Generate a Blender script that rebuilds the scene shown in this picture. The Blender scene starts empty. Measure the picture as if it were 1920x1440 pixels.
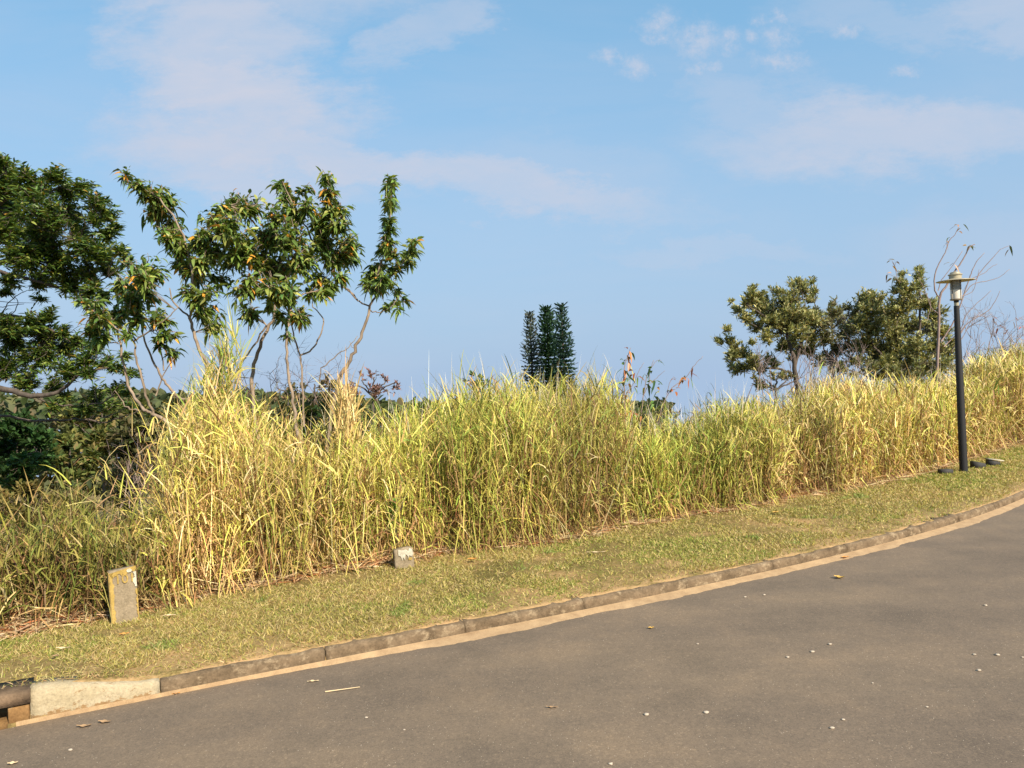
import bpy, math
import numpy as np
from mathutils import Vector

R_ = math.radians
rng = np.random.default_rng(7)
sc = bpy.context.scene
COL = sc.collection

# ---------------------------------------------------------------- camera
F = 1440.0                      # focal length in photo pixels (photo 1920 wide)
ROLL = R_(2.5)
EYE = np.array([0.0, 0.0, 1.6])
FW = np.array([0.0, 1.0, 0.0])
RT = np.array([math.cos(ROLL), 0.0, -math.sin(ROLL)])
UP = np.array([math.sin(ROLL), 0.0, math.cos(ROLL)])
cam = bpy.data.cameras.new('camera')
cam.lens = 27.0; cam.sensor_width = 36.0; cam.sensor_fit = 'HORIZONTAL'
cam.clip_start = 0.05; cam.clip_end = 6000
camo = bpy.data.objects.new('camera', cam); COL.objects.link(camo)
from mathutils import Matrix
camo.matrix_world = Matrix(((RT[0], UP[0], -FW[0], EYE[0]), (RT[1], UP[1], -FW[1], EYE[1]), (RT[2], UP[2], -FW[2], EYE[2]), (0, 0, 0, 1)))
sc.camera = camo

def P(px, py, dep):
    return EYE + dep * (FW + (px - 960) / F * RT + (720 - py) / F * UP)
def G(px, py, z=0.0):
    u = (px - 960) / F; v = (720 - py) / F
    dz = u * RT[2] + v * UP[2]
    return P(px, py, (z - EYE[2]) / dz)
def proj(p):
    d = np.asarray(p) - EYE
    dep = d @ FW
    return 960 + F * (d @ RT) / dep, 720 - F * (d @ UP) / dep, dep

# ---------------------------------------------------------------- light
SUN_AZ = math.atan2(0.62, -0.78)       # clockwise from +Y: behind the camera, to the right
SUN_EL = R_(36)
tosun = Vector((math.sin(SUN_AZ) * math.cos(SUN_EL), math.cos(SUN_AZ) * math.cos(SUN_EL), math.sin(SUN_EL)))
sl = bpy.data.lights.new('sun', 'SUN'); sl.energy = 4.8; sl.angle = R_(0.6); sl.color = (1.0, 0.88, 0.70)
so = bpy.data.objects.new('sun', sl); COL.objects.link(so)
so.rotation_euler = tosun.to_track_quat('Z', 'Y').to_euler()
sc.view_settings.view_transform = 'Standard'; sc.view_settings.look = 'None'
sc.view_settings.gamma = 1.0; sc.view_settings.exposure = 0.85
sc.view_settings.use_curve_mapping = False

w = bpy.data.worlds.new('World'); sc.world = w; w.use_nodes = True
nt = w.node_tree; N = nt.nodes; Lk = nt.links
for n in list(N): N.remove(n)
wout = N.new('ShaderNodeOutputWorld'); bg = N.new('ShaderNodeBackground')
bg.inputs['Strength'].default_value = 0.105
Lk.new(bg.outputs[0], wout.inputs[0])
sky = N.new('ShaderNodeTexSky'); sky.sky_type = 'NISHITA'; sky.sun_disc = False
sky.sun_elevation = SUN_EL; sky.sun_rotation = SUN_AZ
sky.air_density = 1.0; sky.dust_density = 0.6; sky.ozone_density = 2.0; sky.altitude = 300
tc = N.new('ShaderNodeTexCoord')
def vmath(op, a=None, b=None):
    n = N.new('ShaderNodeVectorMath'); n.operation = op
    for i, s in enumerate((a, b)):
        if s is None: continue
        if isinstance(s, (tuple, list)): n.inputs[i].default_value = s
        else: Lk.new(s, n.inputs[i])
    return n
def fmath(op, a=None, b=None, clamp=False):
    n = N.new('ShaderNodeMath'); n.operation = op; n.use_clamp = clamp
    for i, s in enumerate((a, b)):
        if s is None: continue
        if isinstance(s, (int, float)): n.inputs[i].default_value = s
        else: Lk.new(s, n.inputs[i])
    return n.outputs[0]
sep = N.new('ShaderNodeSeparateXYZ'); Lk.new(tc.outputs['Generated'], sep.inputs[0])
ymax = fmath('MAXIMUM', sep.outputs[1], 0.15)
cu = fmath('DIVIDE', sep.outputs[0], ymax); cv = fmath('DIVIDE', sep.outputs[2], ymax)
cmb = N.new('ShaderNodeCombineXYZ'); Lk.new(cu, cmb.inputs[0]); Lk.new(cv, cmb.inputs[1])
def noise(vec, scale, detail=6, rough=0.6, sc3=None, dist=0.0):
    if sc3:
        m = N.new('ShaderNodeMapping'); m.inputs['Scale'].default_value = sc3
        Lk.new(vec, m.inputs[0]); vec = m.outputs[0]
    n = N.new('ShaderNodeTexNoise'); n.inputs['Scale'].default_value = scale
    n.inputs['Detail'].default_value = detail; n.inputs['Roughness'].default_value = rough
    n.inputs['Distortion'].default_value = dist
    Lk.new(vec, n.inputs['Vector']); return n
wn = noise(cmb.outputs[0], 6.0, 10, 0.70, (0.7, 1.5, 1))
wo = vmath('SUBTRACT', wn.outputs['Color'], (0.5, 0.5, 0.5))
wo2 = vmath('MULTIPLY', wo.outputs[0], (0.42, 0.20, 0))
wv = vmath('ADD', cmb.outputs[0], wo2.outputs[0])
clouds = [(400, 40, 170, 100, 15, .8), (440, 150, 210, 90, 22, .95), (420, 260, 230, 70, 4, .9), (640, 290, 260, 48, 12, .85),
          (930, 345, 300, 50, 7, .75), (470, 330, 200, 50, 10, .7), (800, 60, 110, 50, -20, .5),
          (1700, 250, 340, 62, 0, .75), (1450, 190, 160, 60, 20, .35), (1880, 15, 180, 50, 0, .6), (1640, 20, 160, 40, 5, .35),
          (1330, 475, 220, 26, 0, .3), (1050, 310, 240, 70, 10, .25), (1850, 480, 200, 80, 0, .25), (560, -60, 300, 90, 0, .6)]
puffs = [(1240, 42, 34, 20), (1303, 78, 34, 26), (1232, 72, 22, 11), (1190, 126, 26, 16), (1145, 104, 22, 14), (1370, 80, 22, 18),
         (1407, 72, 11, 10), (1458, 70, 26, 13), (1310, 52, 22, 11), (1322, 128, 30, 9), (1424, 38, 14, 9), (1586, 52, 24, 11),
         (1465, 112, 40, 12), (1465, 30, 16, 12), (1700, 132, 18, 8)]
def ell(cx, cy, rx, ry, ang, vec, soft):
    x, y = (cx - 960) / F, (720 - cy) / F
    c, s = math.cos(ROLL), math.sin(ROLL)
    X = c * x + s * y; Y = -s * x + c * y
    m = N.new('ShaderNodeMapping'); m.vector_type = 'TEXTURE'
    m.inputs['Location'].default_value = (X, Y, 0)
    m.inputs['Rotation'].default_value = (0, 0, R_(-ang) - ROLL)
    m.inputs['Scale'].default_value = (rx / F, ry / F, 1)
    Lk.new(vec, m.inputs[0])
    l = vmath('LENGTH', m.outputs[0])
    mr = N.new('ShaderNodeMapRange'); mr.interpolation_type = 'SMOOTHSTEP'
    mr.inputs['From Min'].default_value = 1.0 + soft; mr.inputs['From Max'].default_value = max(0.0, 1 - soft)
    Lk.new(l.outputs['Value'], mr.inputs['Value'])
    return mr.outputs[0]
tot = None
for (cx, cy, rx, ry, a, s_) in clouds:
    e = fmath('MULTIPLY', ell(cx, cy, rx, ry, a, wv.outputs[0], 0.62), min(1.0, s_ * 1.05))
    tot = e if tot is None else fmath('MAXIMUM', tot, e)
fn = noise(cmb.outputs[0], 7.0, 8, 0.62, (1.0, 3.2, 1), 0.4)
fr = N.new('ShaderNodeMapRange'); fr.inputs['From Min'].default_value = 0.30; fr.inputs['From Max'].default_value = 0.62
fr.inputs['To Min'].default_value = 0.70
Lk.new(fn.outputs['Fac'], fr.inputs['Value'])
tot = fmath('MULTIPLY', tot, fr.outputs[0])
wo3 = vmath('MULTIPLY', noise(cmb.outputs[0], 24.0, 8, 0.75).outputs['Color'], (0.07, 0.045, 0))
wv2 = vmath('ADD', cmb.outputs[0], vmath('SUBTRACT', wo3.outputs[0], (0.035, 0.0225, 0)).outputs[0])
pt = None
for (cx, cy, rx, ry) in puffs:
    e = ell(cx, cy, rx * 1.15, ry * 1.15, 0, wv2.outputs[0], 0.95)
    pt = e if pt is None else fmath('MAXIMUM', pt, e)
pf = N.new('ShaderNodeMapRange'); pf.inputs['From Min'].default_value = 0.38; pf.inputs['From Max'].default_value = 0.60; pf.inputs['To Min'].default_value = 0.2
Lk.new(noise(cmb.outputs[0], 40.0, 6, 0.7).outputs['Fac'], pf.inputs['Value'])
pt = fmath('MULTIPLY', fmath('MULTIPLY', pt, 0.72), pf.outputs[0])
tot = fmath('MAXIMUM', tot, pt)
thin = noise(cmb.outputs[0], 2.6, 7, 0.6, (0.8, 2.6, 1), 0.6)
tr = N.new('ShaderNodeMapRange'); tr.inputs['From Min'].default_value = 0.42; tr.inputs['From Max'].default_value = 0.75
tr.inputs['To Max'].default_value = 0.22
Lk.new(thin.outputs['Fac'], tr.inputs['Value'])
tot = fmath('MAXIMUM', tot, tr.outputs[0])
fwd = fmath('GREATER_THAN', sep.outputs[1], 0.12)
tot = fmath('MULTIPLY', tot, fwd)
# low hazy air toward the horizon
hz = N.new('ShaderNodeMapRange'); hz.inputs['From Min'].default_value = 0.40; hz.inputs['From Max'].default_value = 0.0
hz.inputs['To Max'].default_value = 1.0
hzp = N.new('ShaderNodeMath'); hzp.operation = 'POWER'; hzp.inputs[1].default_value = 0.7
Lk.new(sep.outputs[2], hz.inputs['Value']); Lk.new(hz.outputs[0], hzp.inputs[0])
tint = N.new('ShaderNodeMix'); tint.data_type = 'RGBA'; tint.blend_type = 'MULTIPLY'; tint.inputs[0].default_value = 1.0
Lk.new(sky.outputs[0], tint.inputs['A']); tint.inputs['B'].default_value = (0.82, 1.03, 0.96, 1)
SKYTINT = tint
hm = N.new('ShaderNodeMix'); hm.data_type = 'RGBA'
even = N.new('ShaderNodeMix'); even.data_type = 'RGBA'; even.inputs[0].default_value = 0.55
Lk.new(tint.outputs['Result'], even.inputs['A']); even.inputs['B'].default_value = (1.52, 2.98, 4.55, 1)
Lk.new(hzp.outputs[0], hm.inputs[0]); Lk.new(even.outputs['Result'], hm.inputs['A'])
hm.inputs['B'].default_value = (2.12, 2.86, 3.95, 1)
cm = N.new('ShaderNodeMix'); cm.data_type = 'RGBA'
Lk.new(tot, cm.inputs[0]); Lk.new(hm.outputs['Result'], cm.inputs['A'])
cm.inputs['B'].default_value = (3.12, 3.36, 4.02, 1)
Lk.new(cm.outputs['Result'], bg.inputs['Color'])

# ---------------------------------------------------------------- materials
def mat(name):
    m = bpy.data.materials.new(name); m.use_nodes = True
    nt = m.node_tree; b = nt.nodes['Principled BSDF']
    return m, nt, b
def nz(nt, scale, detail=5, rough=0.6, stretch=None, coord='Object'):
    t = nt.nodes.new('ShaderNodeTexCoord'); v = t.outputs[coord]
    if stretch:
        mp = nt.nodes.new('ShaderNodeMapping')
        mp.inputs['Scale'].default_value = stretch[:3]
        if len(stretch) > 3: mp.inputs['Rotation'].default_value = (0, 0, stretch[3])
        nt.links.new(v, mp.inputs[0]); v = mp.outputs[0]
    n = nt.nodes.new('ShaderNodeTexNoise'); n.inputs['Scale'].default_value = scale
    n.inputs['Detail'].default_value = detail; n.inputs['Roughness'].default_value = rough
    nt.links.new(v, n.inputs['Vector']); return n.outputs['Fac']
def ramp(nt, fac, stops):
    r = nt.nodes.new('ShaderNodeValToRGB'); e = r.color_ramp.elements
    while len(e) < len(stops): e.new(0.5)
    for i, (p, c) in enumerate(stops):
        e[i].position = p; e[i].color = (c[0], c[1], c[2], 1) if not isinstance(c, (int, float)) else (c, c, c, 1)
    nt.links.new(fac, r.inputs[0]); return r.outputs[0]
def mixc(nt, fac, a, b, mode='MIX'):
    m = nt.nodes.new('ShaderNodeMix'); m.data_type = 'RGBA'; m.blend_type = mode
    for s, i in ((fac, 0), (a, 'A'), (b, 'B')):
        if isinstance(s, (int, float)): m.inputs[i].default_value = s
        elif isinstance(s, tuple): m.inputs[i].default_value = (*s, 1)
        else: nt.links.new(s, m.inputs[i])
    return m.outputs['Result']
def bump(nt, b, h, strength=0.4, dist=0.01):
    n = nt.nodes.new('ShaderNodeBump'); n.inputs['Strength'].default_value = strength; n.inputs['Distance'].default_value = dist
    nt.links.new(h, n.inputs['Height']); nt.links.new(n.outputs[0], b.inputs['Normal'])
def leafmat(name, rough=0.5, trans=0.35, spec=0.4):
    m, nt, b = mat(name)
    a = nt.nodes.new('ShaderNodeAttribute'); a.attribute_name = 'Col'
    nt.links.new(a.outputs['Color'], b.inputs['Base Color'])
    b.inputs['Roughness'].default_value = rough; b.inputs['Specular IOR Level'].default_value = spec
    t = nt.nodes.new('ShaderNodeBsdfTranslucent')
    tcol = mixc(nt, 1.0, a.outputs['Color'], (1.15, 1.1, 0.55), 'MULTIPLY')
    nt.links.new(tcol, t.inputs['Color'])
    ms = nt.nodes.new('ShaderNodeMixShader'); ms.inputs[0].default_value = trans
    nt.links.new(b.outputs[0], ms.inputs[1]); nt.links.new(t.outputs[0], ms.inputs[2])
    nt.links.new(ms.outputs[0], nt.nodes['Material Output'].inputs[0])
    return m
M_blade = leafmat('dry_grass_blade', 0.6, 0.12, 0.25)
M_turf = leafmat('turf_blade', 0.7, 0.25, 0.2)
M_leaf = leafmat('broad_leaf', 0.42, 0.28, 0.45)
M_matte = leafmat('matte_leaf', 0.65, 0.25, 0.25)
def barkmat(name, c1, c2):
    m, nt, b = mat(name)
    f = nz(nt, 14, 6, 0.65, (1, 1, 0.35)); nt.links.new(ramp(nt, f, [(0.3, c1), (0.7, c2)]), b.inputs['Base Color'])
    b.inputs['Roughness'].default_value = 0.85; bump(nt, b, f, 0.5, 0.01); return m
M_bark = barkmat('pale_bark', (0.10, 0.07, 0.045), (0.34, 0.26, 0.19))
M_darkbark = barkmat('dark_bark', (0.035, 0.028, 0.022), (0.12, 0.09, 0.07))
M_twig = barkmat('bare_twig', (0.16, 0.11, 0.10), (0.30, 0.22, 0.19))

# asphalt
M_road, nt_, b_ = mat('asphalt')
fine = nz(nt_, 130, 6, 0.85); mid = nz(nt_, 30, 6, 0.8)
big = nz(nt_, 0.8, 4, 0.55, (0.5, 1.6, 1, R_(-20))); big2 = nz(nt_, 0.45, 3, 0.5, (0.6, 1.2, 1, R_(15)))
c = ramp(nt_, big, [(0.34, (0.138, 0.106, 0.078)), (0.50, (0.160, 0.122, 0.088)), (0.66, (0.196, 0.146, 0.100))])  # stretched tone bands: asphalt blotches plus blurred cast shadows painted into the colour
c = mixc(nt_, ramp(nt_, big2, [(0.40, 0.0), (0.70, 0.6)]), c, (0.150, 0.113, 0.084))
c = mixc(nt_, 0.85, c, ramp(nt_, fine, [(0.30, (0.50, 0.50, 0.51)), (0.5, (1, 1, 1)), (0.70, (1.6, 1.57, 1.5))]), 'MULTIPLY')
c = mixc(nt_, 0.6, c, ramp(nt_, mid, [(0.3, (0.8, 0.8, 0.8)), (0.7, (1.15, 1.13, 1.1))]), 'MULTIPLY')
spk = nt_.nodes.new('ShaderNodeTexVoronoi'); spk.inputs['Scale'].default_value = 46
tcn = nt_.nodes.new('ShaderNodeTexCoord'); nt_.links.new(tcn.outputs['Object'], spk.inputs['Vector'])
spm = ramp(nt_, spk.outputs['Distance'], [(0.05, 1.0), (0.13, 0.0)])
gate = ramp(nt_, nz(nt_, 3.0, 4, 0.7), [(0.54, 0.0), (0.70, 0.5)])
g2 = nt_.nodes.new('ShaderNodeMath'); g2.operation = 'MULTIPLY'; nt_.links.new(spm, g2.inputs[0]); nt_.links.new(gate, g2.inputs[1])
c = mixc(nt_, g2.outputs[0], c, (0.32, 0.25, 0.18))
agg = nt_.nodes.new('ShaderNodeTexVoronoi'); agg.inputs['Scale'].default_value = 95; nt_.links.new(tcn.outputs['Object'], agg.inputs['Vector'])
agw = nt_.nodes.new('ShaderNodeRGBToBW'); nt_.links.new(agg.outputs['Color'], agw.inputs[0])
c = mixc(nt_, 0.45, c, ramp(nt_, agw.outputs[0], [(0.15, (0.74, 0.74, 0.75)), (0.5, (0.98, 0.98, 0.98)), (0.80, (1.12, 1.11, 1.09)), (0.90, (1.6, 1.55, 1.45))]), 'MULTIPLY')
wear = nz(nt_, 1.7, 7, 0.7)
c = mixc(nt_, 1.0, c, ramp(nt_, wear, [(0.34, (0.84, 0.85, 0.86)), (0.5, (1, 1, 1)), (0.66, (1.16, 1.13, 1.08))]), 'MULTIPLY')
# thin pale dust scuffs drawn out along the road
sc_f = nz(nt_, 2.2, 8, 0.72, (0.55, 3.4, 1, R_(-36)))
c = mixc(nt_, ramp(nt_, sc_f, [(0.62, 0.0), (0.76, 0.35)]), c, (0.30, 0.21, 0.13))
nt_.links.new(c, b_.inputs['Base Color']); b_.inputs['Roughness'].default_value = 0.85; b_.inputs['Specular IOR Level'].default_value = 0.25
bump(nt_, b_, fine, 0.35, 0.004)

M_soil, nt_, b_ = mat('lawn_soil')
f1 = nz(nt_, 1.4, 6, 0.65); f2 = nz(nt_, 40, 5, 0.7)
c = ramp(nt_, f1, [(0.35, (0.13, 0.105, 0.035)), (0.5, (0.21, 0.155, 0.06)), (0.66, (0.40, 0.25, 0.12))])
c = mixc(nt_, 0.9, c, ramp(nt_, f2, [(0.3, (0.6, 0.6, 0.6)), (0.7, (1.3, 1.28, 1.2))]), 'MULTIPLY')
ea = nt_.nodes.new('ShaderNodeAttribute'); ea.attribute_name = 'Col'
ef = nt_.nodes.new('ShaderNodeMath'); ef.operation = 'MULTIPLY'; nt_.links.new(ea.outputs['Fac'], ef.inputs[0]); nt_.links.new(ramp(nt_, nz(nt_, 5, 6, 0.7), [(0.38, 0.0), (0.55, 0.95)]), ef.inputs[1])
c = mixc(nt_, ef.outputs[0], c, mixc(nt_, f2, (0.30, 0.185, 0.085), (0.46, 0.30, 0.15)))
nt_.links.new(c, b_.inputs['Base Color']); b_.inputs['Roughness'].default_value = 0.95; b_.inputs['Specular IOR Level'].default_value = 0.1
bump(nt_, b_, f2, 0.8, 0.01)

M_sand, nt_, b_ = mat('gutter_sand')
f1 = nz(nt_, 9, 6, 0.7); f2 = nz(nt_, 160, 3, 0.7)
c = ramp(nt_, f1, [(0.3, (0.26, 0.165, 0.085)), (0.7, (0.42, 0.285, 0.155))])
c = mixc(nt_, 0.8, c, ramp(nt_, f2, [(0.3, (0.8, 0.8, 0.8)), (0.7, (1.15, 1.15, 1.15))]), 'MULTIPLY')
nt_.links.new(c, b_.inputs['Base Color']); b_.inputs['Roughness'].default_value = 0.95; bump(nt_, b_, f2, 0.5, 0.003)

def concrete(name, stops, patch=None, patchr=(0.5, 0.6), pscale=6):
    m, nt, b = mat(name)
    f1 = nz(nt, 7, 7, 0.7); f2 = nz(nt, 70, 5, 0.7)
    c = ramp(nt, f1, stops)
    if patch:
        c = mixc(nt, ramp(nt, nz(nt, pscale, 8, 0.75, (1, 1, 1.6)), [(patchr[0], 0.0), (patchr[1], 1.0)]), c, patch)
    c = mixc(nt, 0.8, c, ramp(nt, f2, [(0.3, (0.65, 0.65, 0.65)), (0.7, (1.2, 1.2, 1.2))]), 'MULTIPLY')
    nt.links.new(c, b.inputs['Base Color']); b.inputs['Roughness'].default_value = 0.9; b.inputs['Specular IOR Level'].default_value = 0.2
    bump(nt, b, f2, 0.7, 0.006); return m
M_kerb = concrete('weathered_concrete', [(0.35, (0.09, 0.062, 0.036)), (0.65, (0.20, 0.14, 0.085))], (0.30, 0.225, 0.14), (0.52, 0.66), 13)
M_kpaint = concrete('chipped_white_paint', [(0.4, (0.35, 0.285, 0.18)), (0.7, (0.44, 0.365, 0.25))], (0.24, 0.15, 0.07), (0.57, 0.63), 13)
def foot_stain(m, col, z0=0.085, seed=17):
    nt = m.node_tree; b = nt.nodes['Principled BSDF']; src = b.inputs['Base Color'].links[0].from_socket
    t = nt.nodes.new('ShaderNodeTexCoord'); sp = nt.nodes.new('ShaderNodeSeparateXYZ'); nt.links.new(t.outputs['Object'], sp.inputs[0])
    mr = nt.nodes.new('ShaderNodeMapRange'); mr.inputs['From Min'].default_value = z0; mr.inputs['From Max'].default_value = 0.0
    mr.inputs['To Min'].default_value = -0.28; mr.inputs['To Max'].default_value = 0.22; nt.links.new(sp.outputs[2], mr.inputs['Value'])
    n_ = nz(nt, seed, 8, 0.75, (1, 1, 1.8)); ad = nt.nodes.new('ShaderNodeMath'); nt.links.new(n_, ad.inputs[0]); nt.links.new(mr.outputs[0], ad.inputs[1])
    nt.links.new(mixc(nt, ramp(nt, ad.outputs[0], [(0.53, 0.0), (0.58, 0.9)]), src, col), b.inputs['Base Color'])
foot_stain(M_kpaint, (0.24, 0.14, 0.06))
M_slab = concrete('dark_slab', [(0.35, (0.10, 0.066, 0.040)), (0.65, (0.20, 0.135, 0.085))])
M_brown = concrete('brown_stained_concrete', [(0.35, (0.17, 0.09, 0.035)), (0.65, (0.26, 0.15, 0.06))], (0.42, 0.30, 0.17), (0.58, 0.66), 8)
M_hole, _, b_ = mat('drain_back_dark'); b_.inputs['Base Color'].default_value = (0.03, 0.015, 0.01, 1)  # flat near-black for the back wall of the drain opening
M_marker = concrete('lichened_concrete', [(0.35, (0.19, 0.15, 0.095)), (0.65, (0.31, 0.245, 0.165))], (0.36, 0.29, 0.19), (0.60, 0.66), 14)
M_lichen = concrete('yellow_lichen', [(0.35, (0.30, 0.20, 0.05)), (0.65, (0.46, 0.32, 0.10))])
M_white = concrete('old_white_paint', [(0.35, (0.38, 0.34, 0.26)), (0.65, (0.56, 0.52, 0.42))])
def plain(name, col, rough=0.5, metal=0.0, var=0.12):
    m, nt, b = mat(name)
    f = nz(nt, 18, 5, 0.7)
    lo = tuple(max(0, x * (1 - var)) for x in col); hi = tuple(x * (1 + var) for x in col)
    nt.links.new(ramp(nt, f, [(0.3, lo), (0.7, hi)]), b.inputs['Base Color'])
    b.inputs['Roughness'].default_value = rough; b.inputs['Metallic'].default_value = metal; return m
M_black = plain('black_post_paint', (0.008, 0.008, 0.010), 0.7)
M_dark = plain('dark_block', (0.035, 0.033, 0.032), 0.8)
M_cream = plain('cream_enamel', (0.33, 0.29, 0.20), 0.5)
M_rim = plain('lamp_trim', (0.20, 0.17, 0.13), 0.5)
M_frost = plain('frosted_glass', (0.66, 0.62, 0.54), 0.25, 0, 0.03)
M_louvre = plain('lamp_louvre', (0.27, 0.28, 0.26), 0.35)
M_pebble = plain('pale_pebble', (0.42, 0.35, 0.27), 0.85)
M_yleaf = plain('fallen_yellow_leaf', (0.50, 0.31, 0.07), 0.6)
M_oleaf = plain('fallen_orange_leaf', (0.60, 0.26, 0.06), 0.6)
M_bleaf = plain('fallen_brown_leaf', (0.30, 0.19, 0.10), 0.7)
M_straw = plain('dry_straw', (0.55, 0.42, 0.25), 0.7)

# ---------------------------------------------------------------- mesh helpers
def link_mesh(name, verts, faces, m, parent=None, cols=None, smooth=False):
    """faces: list of int arrays of shape (n,3) or (n,4)"""
    me = bpy.data.meshes.new(name)
    verts = np.asarray(verts, dtype=np.float32)
    me.vertices.add(len(verts)); me.vertices.foreach_set('co', verts.ravel())
    loops = np.concatenate([f.ravel() for f in faces]).astype(np.int32)
    tot = np.concatenate([np.full(len(f), f.shape[1]) for f in faces]).astype(np.int32)
    start = np.concatenate([[0], np.cumsum(tot)[:-1]]).astype(np.int32)
    me.loops.add(len(loops)); me.loops.foreach_set('vertex_index', loops)
    me.polygons.add(len(tot)); me.polygons.foreach_set('loop_start', start)
    try: me.polygons.foreach_set('loop_total', tot)
    except Exception: pass
    me.update(calc_edges=True)
    if cols is not None:
        a = me.color_attributes.new('Col', 'FLOAT_COLOR', 'POINT')
        cc = np.ones((len(verts), 4), dtype=np.float32); cc[:, :3] = cols
        a.data.foreach_set('color', cc.ravel())
    if smooth: me.polygons.foreach_set('use_smooth', np.ones(len(tot), dtype=bool))
    me.materials.append(m)
    o = bpy.data.objects.new(name, me); COL.objects.link(o)
    if parent is not None: o.parent = parent; o.matrix_parent_inverse = parent.matrix_world.inverted()
    return o
def tag(o, label=None, cat=None, group=None, kind=None):
    if label: o['label'] = label
    if cat: o['category'] = cat
    if group: o['group'] = group
    if kind: o['kind'] = kind
    return o
def thing(name, loc, label, cat, group=None):
    o = bpy.data.objects.new(name, None); COL.objects.link(o); o.location = tuple(loc); o.empty_display_size = 0.2
    o.matrix_world = Matrix.Translation(Vector(tuple(loc)))
    return tag(o, label, cat, group)

class Tubes:
    def __init__(s): s.v = []; s.f3 = []; s.f4 = []; s.n = 0
    def add(s, pts, r0, r1=None, sides=6):
        pts = np.asarray(pts, float); n = len(pts)
        if r1 is None: r1 = r0
        rad = np.linspace(r0, r1, n) if np.isscalar(r0) else np.asarray(r0)
        t = np.gradient(pts, axis=0); t /= np.linalg.norm(t, axis=1, keepdims=True) + 1e-9
        ref = np.array([0.37, 0.91, 0.18])
        a = np.cross(t, ref); a /= np.linalg.norm(a, axis=1, keepdims=True) + 1e-9
        b = np.cross(t, a)
        an = np.arange(sides) / sides * 2 * np.pi
        ring = pts[:, None] + rad[:, None, None] * (a[:, None] * np.cos(an)[None, :, None] + b[:, None] * np.sin(an)[None, :, None])
        s.v.append(ring.reshape(-1, 3))
        i = np.arange(n - 1)[:, None] * sides; k = np.arange(sides)[None, :]; k2 = (k + 1) % sides
        q = np.stack([i + k, i + k2, i + sides + k2, i + sides + k], -1).reshape(-1, 4) + s.n
        s.f4.append(q)
        for base in (0, (n - 1) * sides):
            s.f3.append(np.array([[base, base + j, base + j + 1] for j in range(1, sides - 1)]) + s.n)
        s.n += n * sides
    def build(s, name, m, parent=None):
        return link_mesh(name, np.concatenate(s.v), [np.concatenate(s.f4), np.concatenate(s.f3)], m, parent, smooth=True)

def smoothpath(pts, n=4, jit=0.0):
    """Catmull-Rom through points"""
    p = np.asarray(pts, float)
    p = np.vstack([2 * p[0] - p[1], p, 2 * p[-1] - p[-2]])
    out = []
    for i in range(1, len(p) - 2):
        for t in np.arange(n) / n:
            out.append(0.5 * ((2 * p[i]) + (-p[i - 1] + p[i + 1]) * t + (2 * p[i - 1] - 5 * p[i] + 4 * p[i + 1] - p[i + 2]) * t * t + (-p[i - 1] + 3 * p[i] - 3 * p[i + 1] + p[i + 2]) * t ** 3))
    out.append(p[-2]); out = np.array(out)
    if jit: out[1:-1] += rng.normal(0, jit, out[1:-1].shape)
    return out

def nrm(a): return a / (np.linalg.norm(a, axis=-1, keepdims=True) + 1e-9)
class Leaves:
    """collects curved, folded leaves"""
    def __init__(s): s.P = []; s.D = []; s.L = []; s.W = []; s.dr = []; s.C = []
    def add(s, p, d, L, W, droop, c):
        n = len(p)
        s.P.append(p); s.D.append(nrm(d)); s.L.append(np.broadcast_to(L, n).astype(float)); s.W.append(np.broadcast_to(W, n).astype(float))
        s.dr.append(np.broadcast_to(droop, n).astype(float)); s.C.append(np.broadcast_to(c, (n, 3)).astype(float))
    def build(s, name, m, parent=None):
        P0 = np.concatenate(s.P); D = np.concatenate(s.D); L = np.concatenate(s.L)[:, None]; W = np.concatenate(s.W)[:, None]
        dr = np.concatenate(s.dr)[:, None]; C = np.concatenate(s.C); n = len(P0)
        side = nrm(np.cross(D, np.array([0, 0, 1.0]) + rng.normal(0, 0.45, (n, 3))))
        nor = nrm(np.cross(side, D))
        nor[nor[:, 2] < 0] *= -1
        down = np.array([0, 0, -1.0])
        def pt(t): return P0 + D * L * t + down * dr * L * t * t
        m1 = pt(0.32); m2 = pt(0.68); tip = pt(1.0)
        w1 = W * 0.5; w2 = W * 0.40; f = nor * W * 0.14
        V = np.stack([P0, m1 - side * w1 + f, m1, m1 + side * w1 + f, m2 - side * w2 + f, m2, m2 + side * w2 + f, tip], 1).reshape(-1, 3)
        b = (np.arange(n) * 8)[:, None]
        tris = np.concatenate([b + [0, 1, 2], b + [0, 2, 3], b + [4, 7, 5], b + [5, 7, 6]])
        quads = np.concatenate([b + [1, 4, 5, 2], b + [2, 5, 6, 3]])
        return link_mesh(name, V, [tris, quads], m, parent, np.repeat(C, 8, axis=0))

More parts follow.
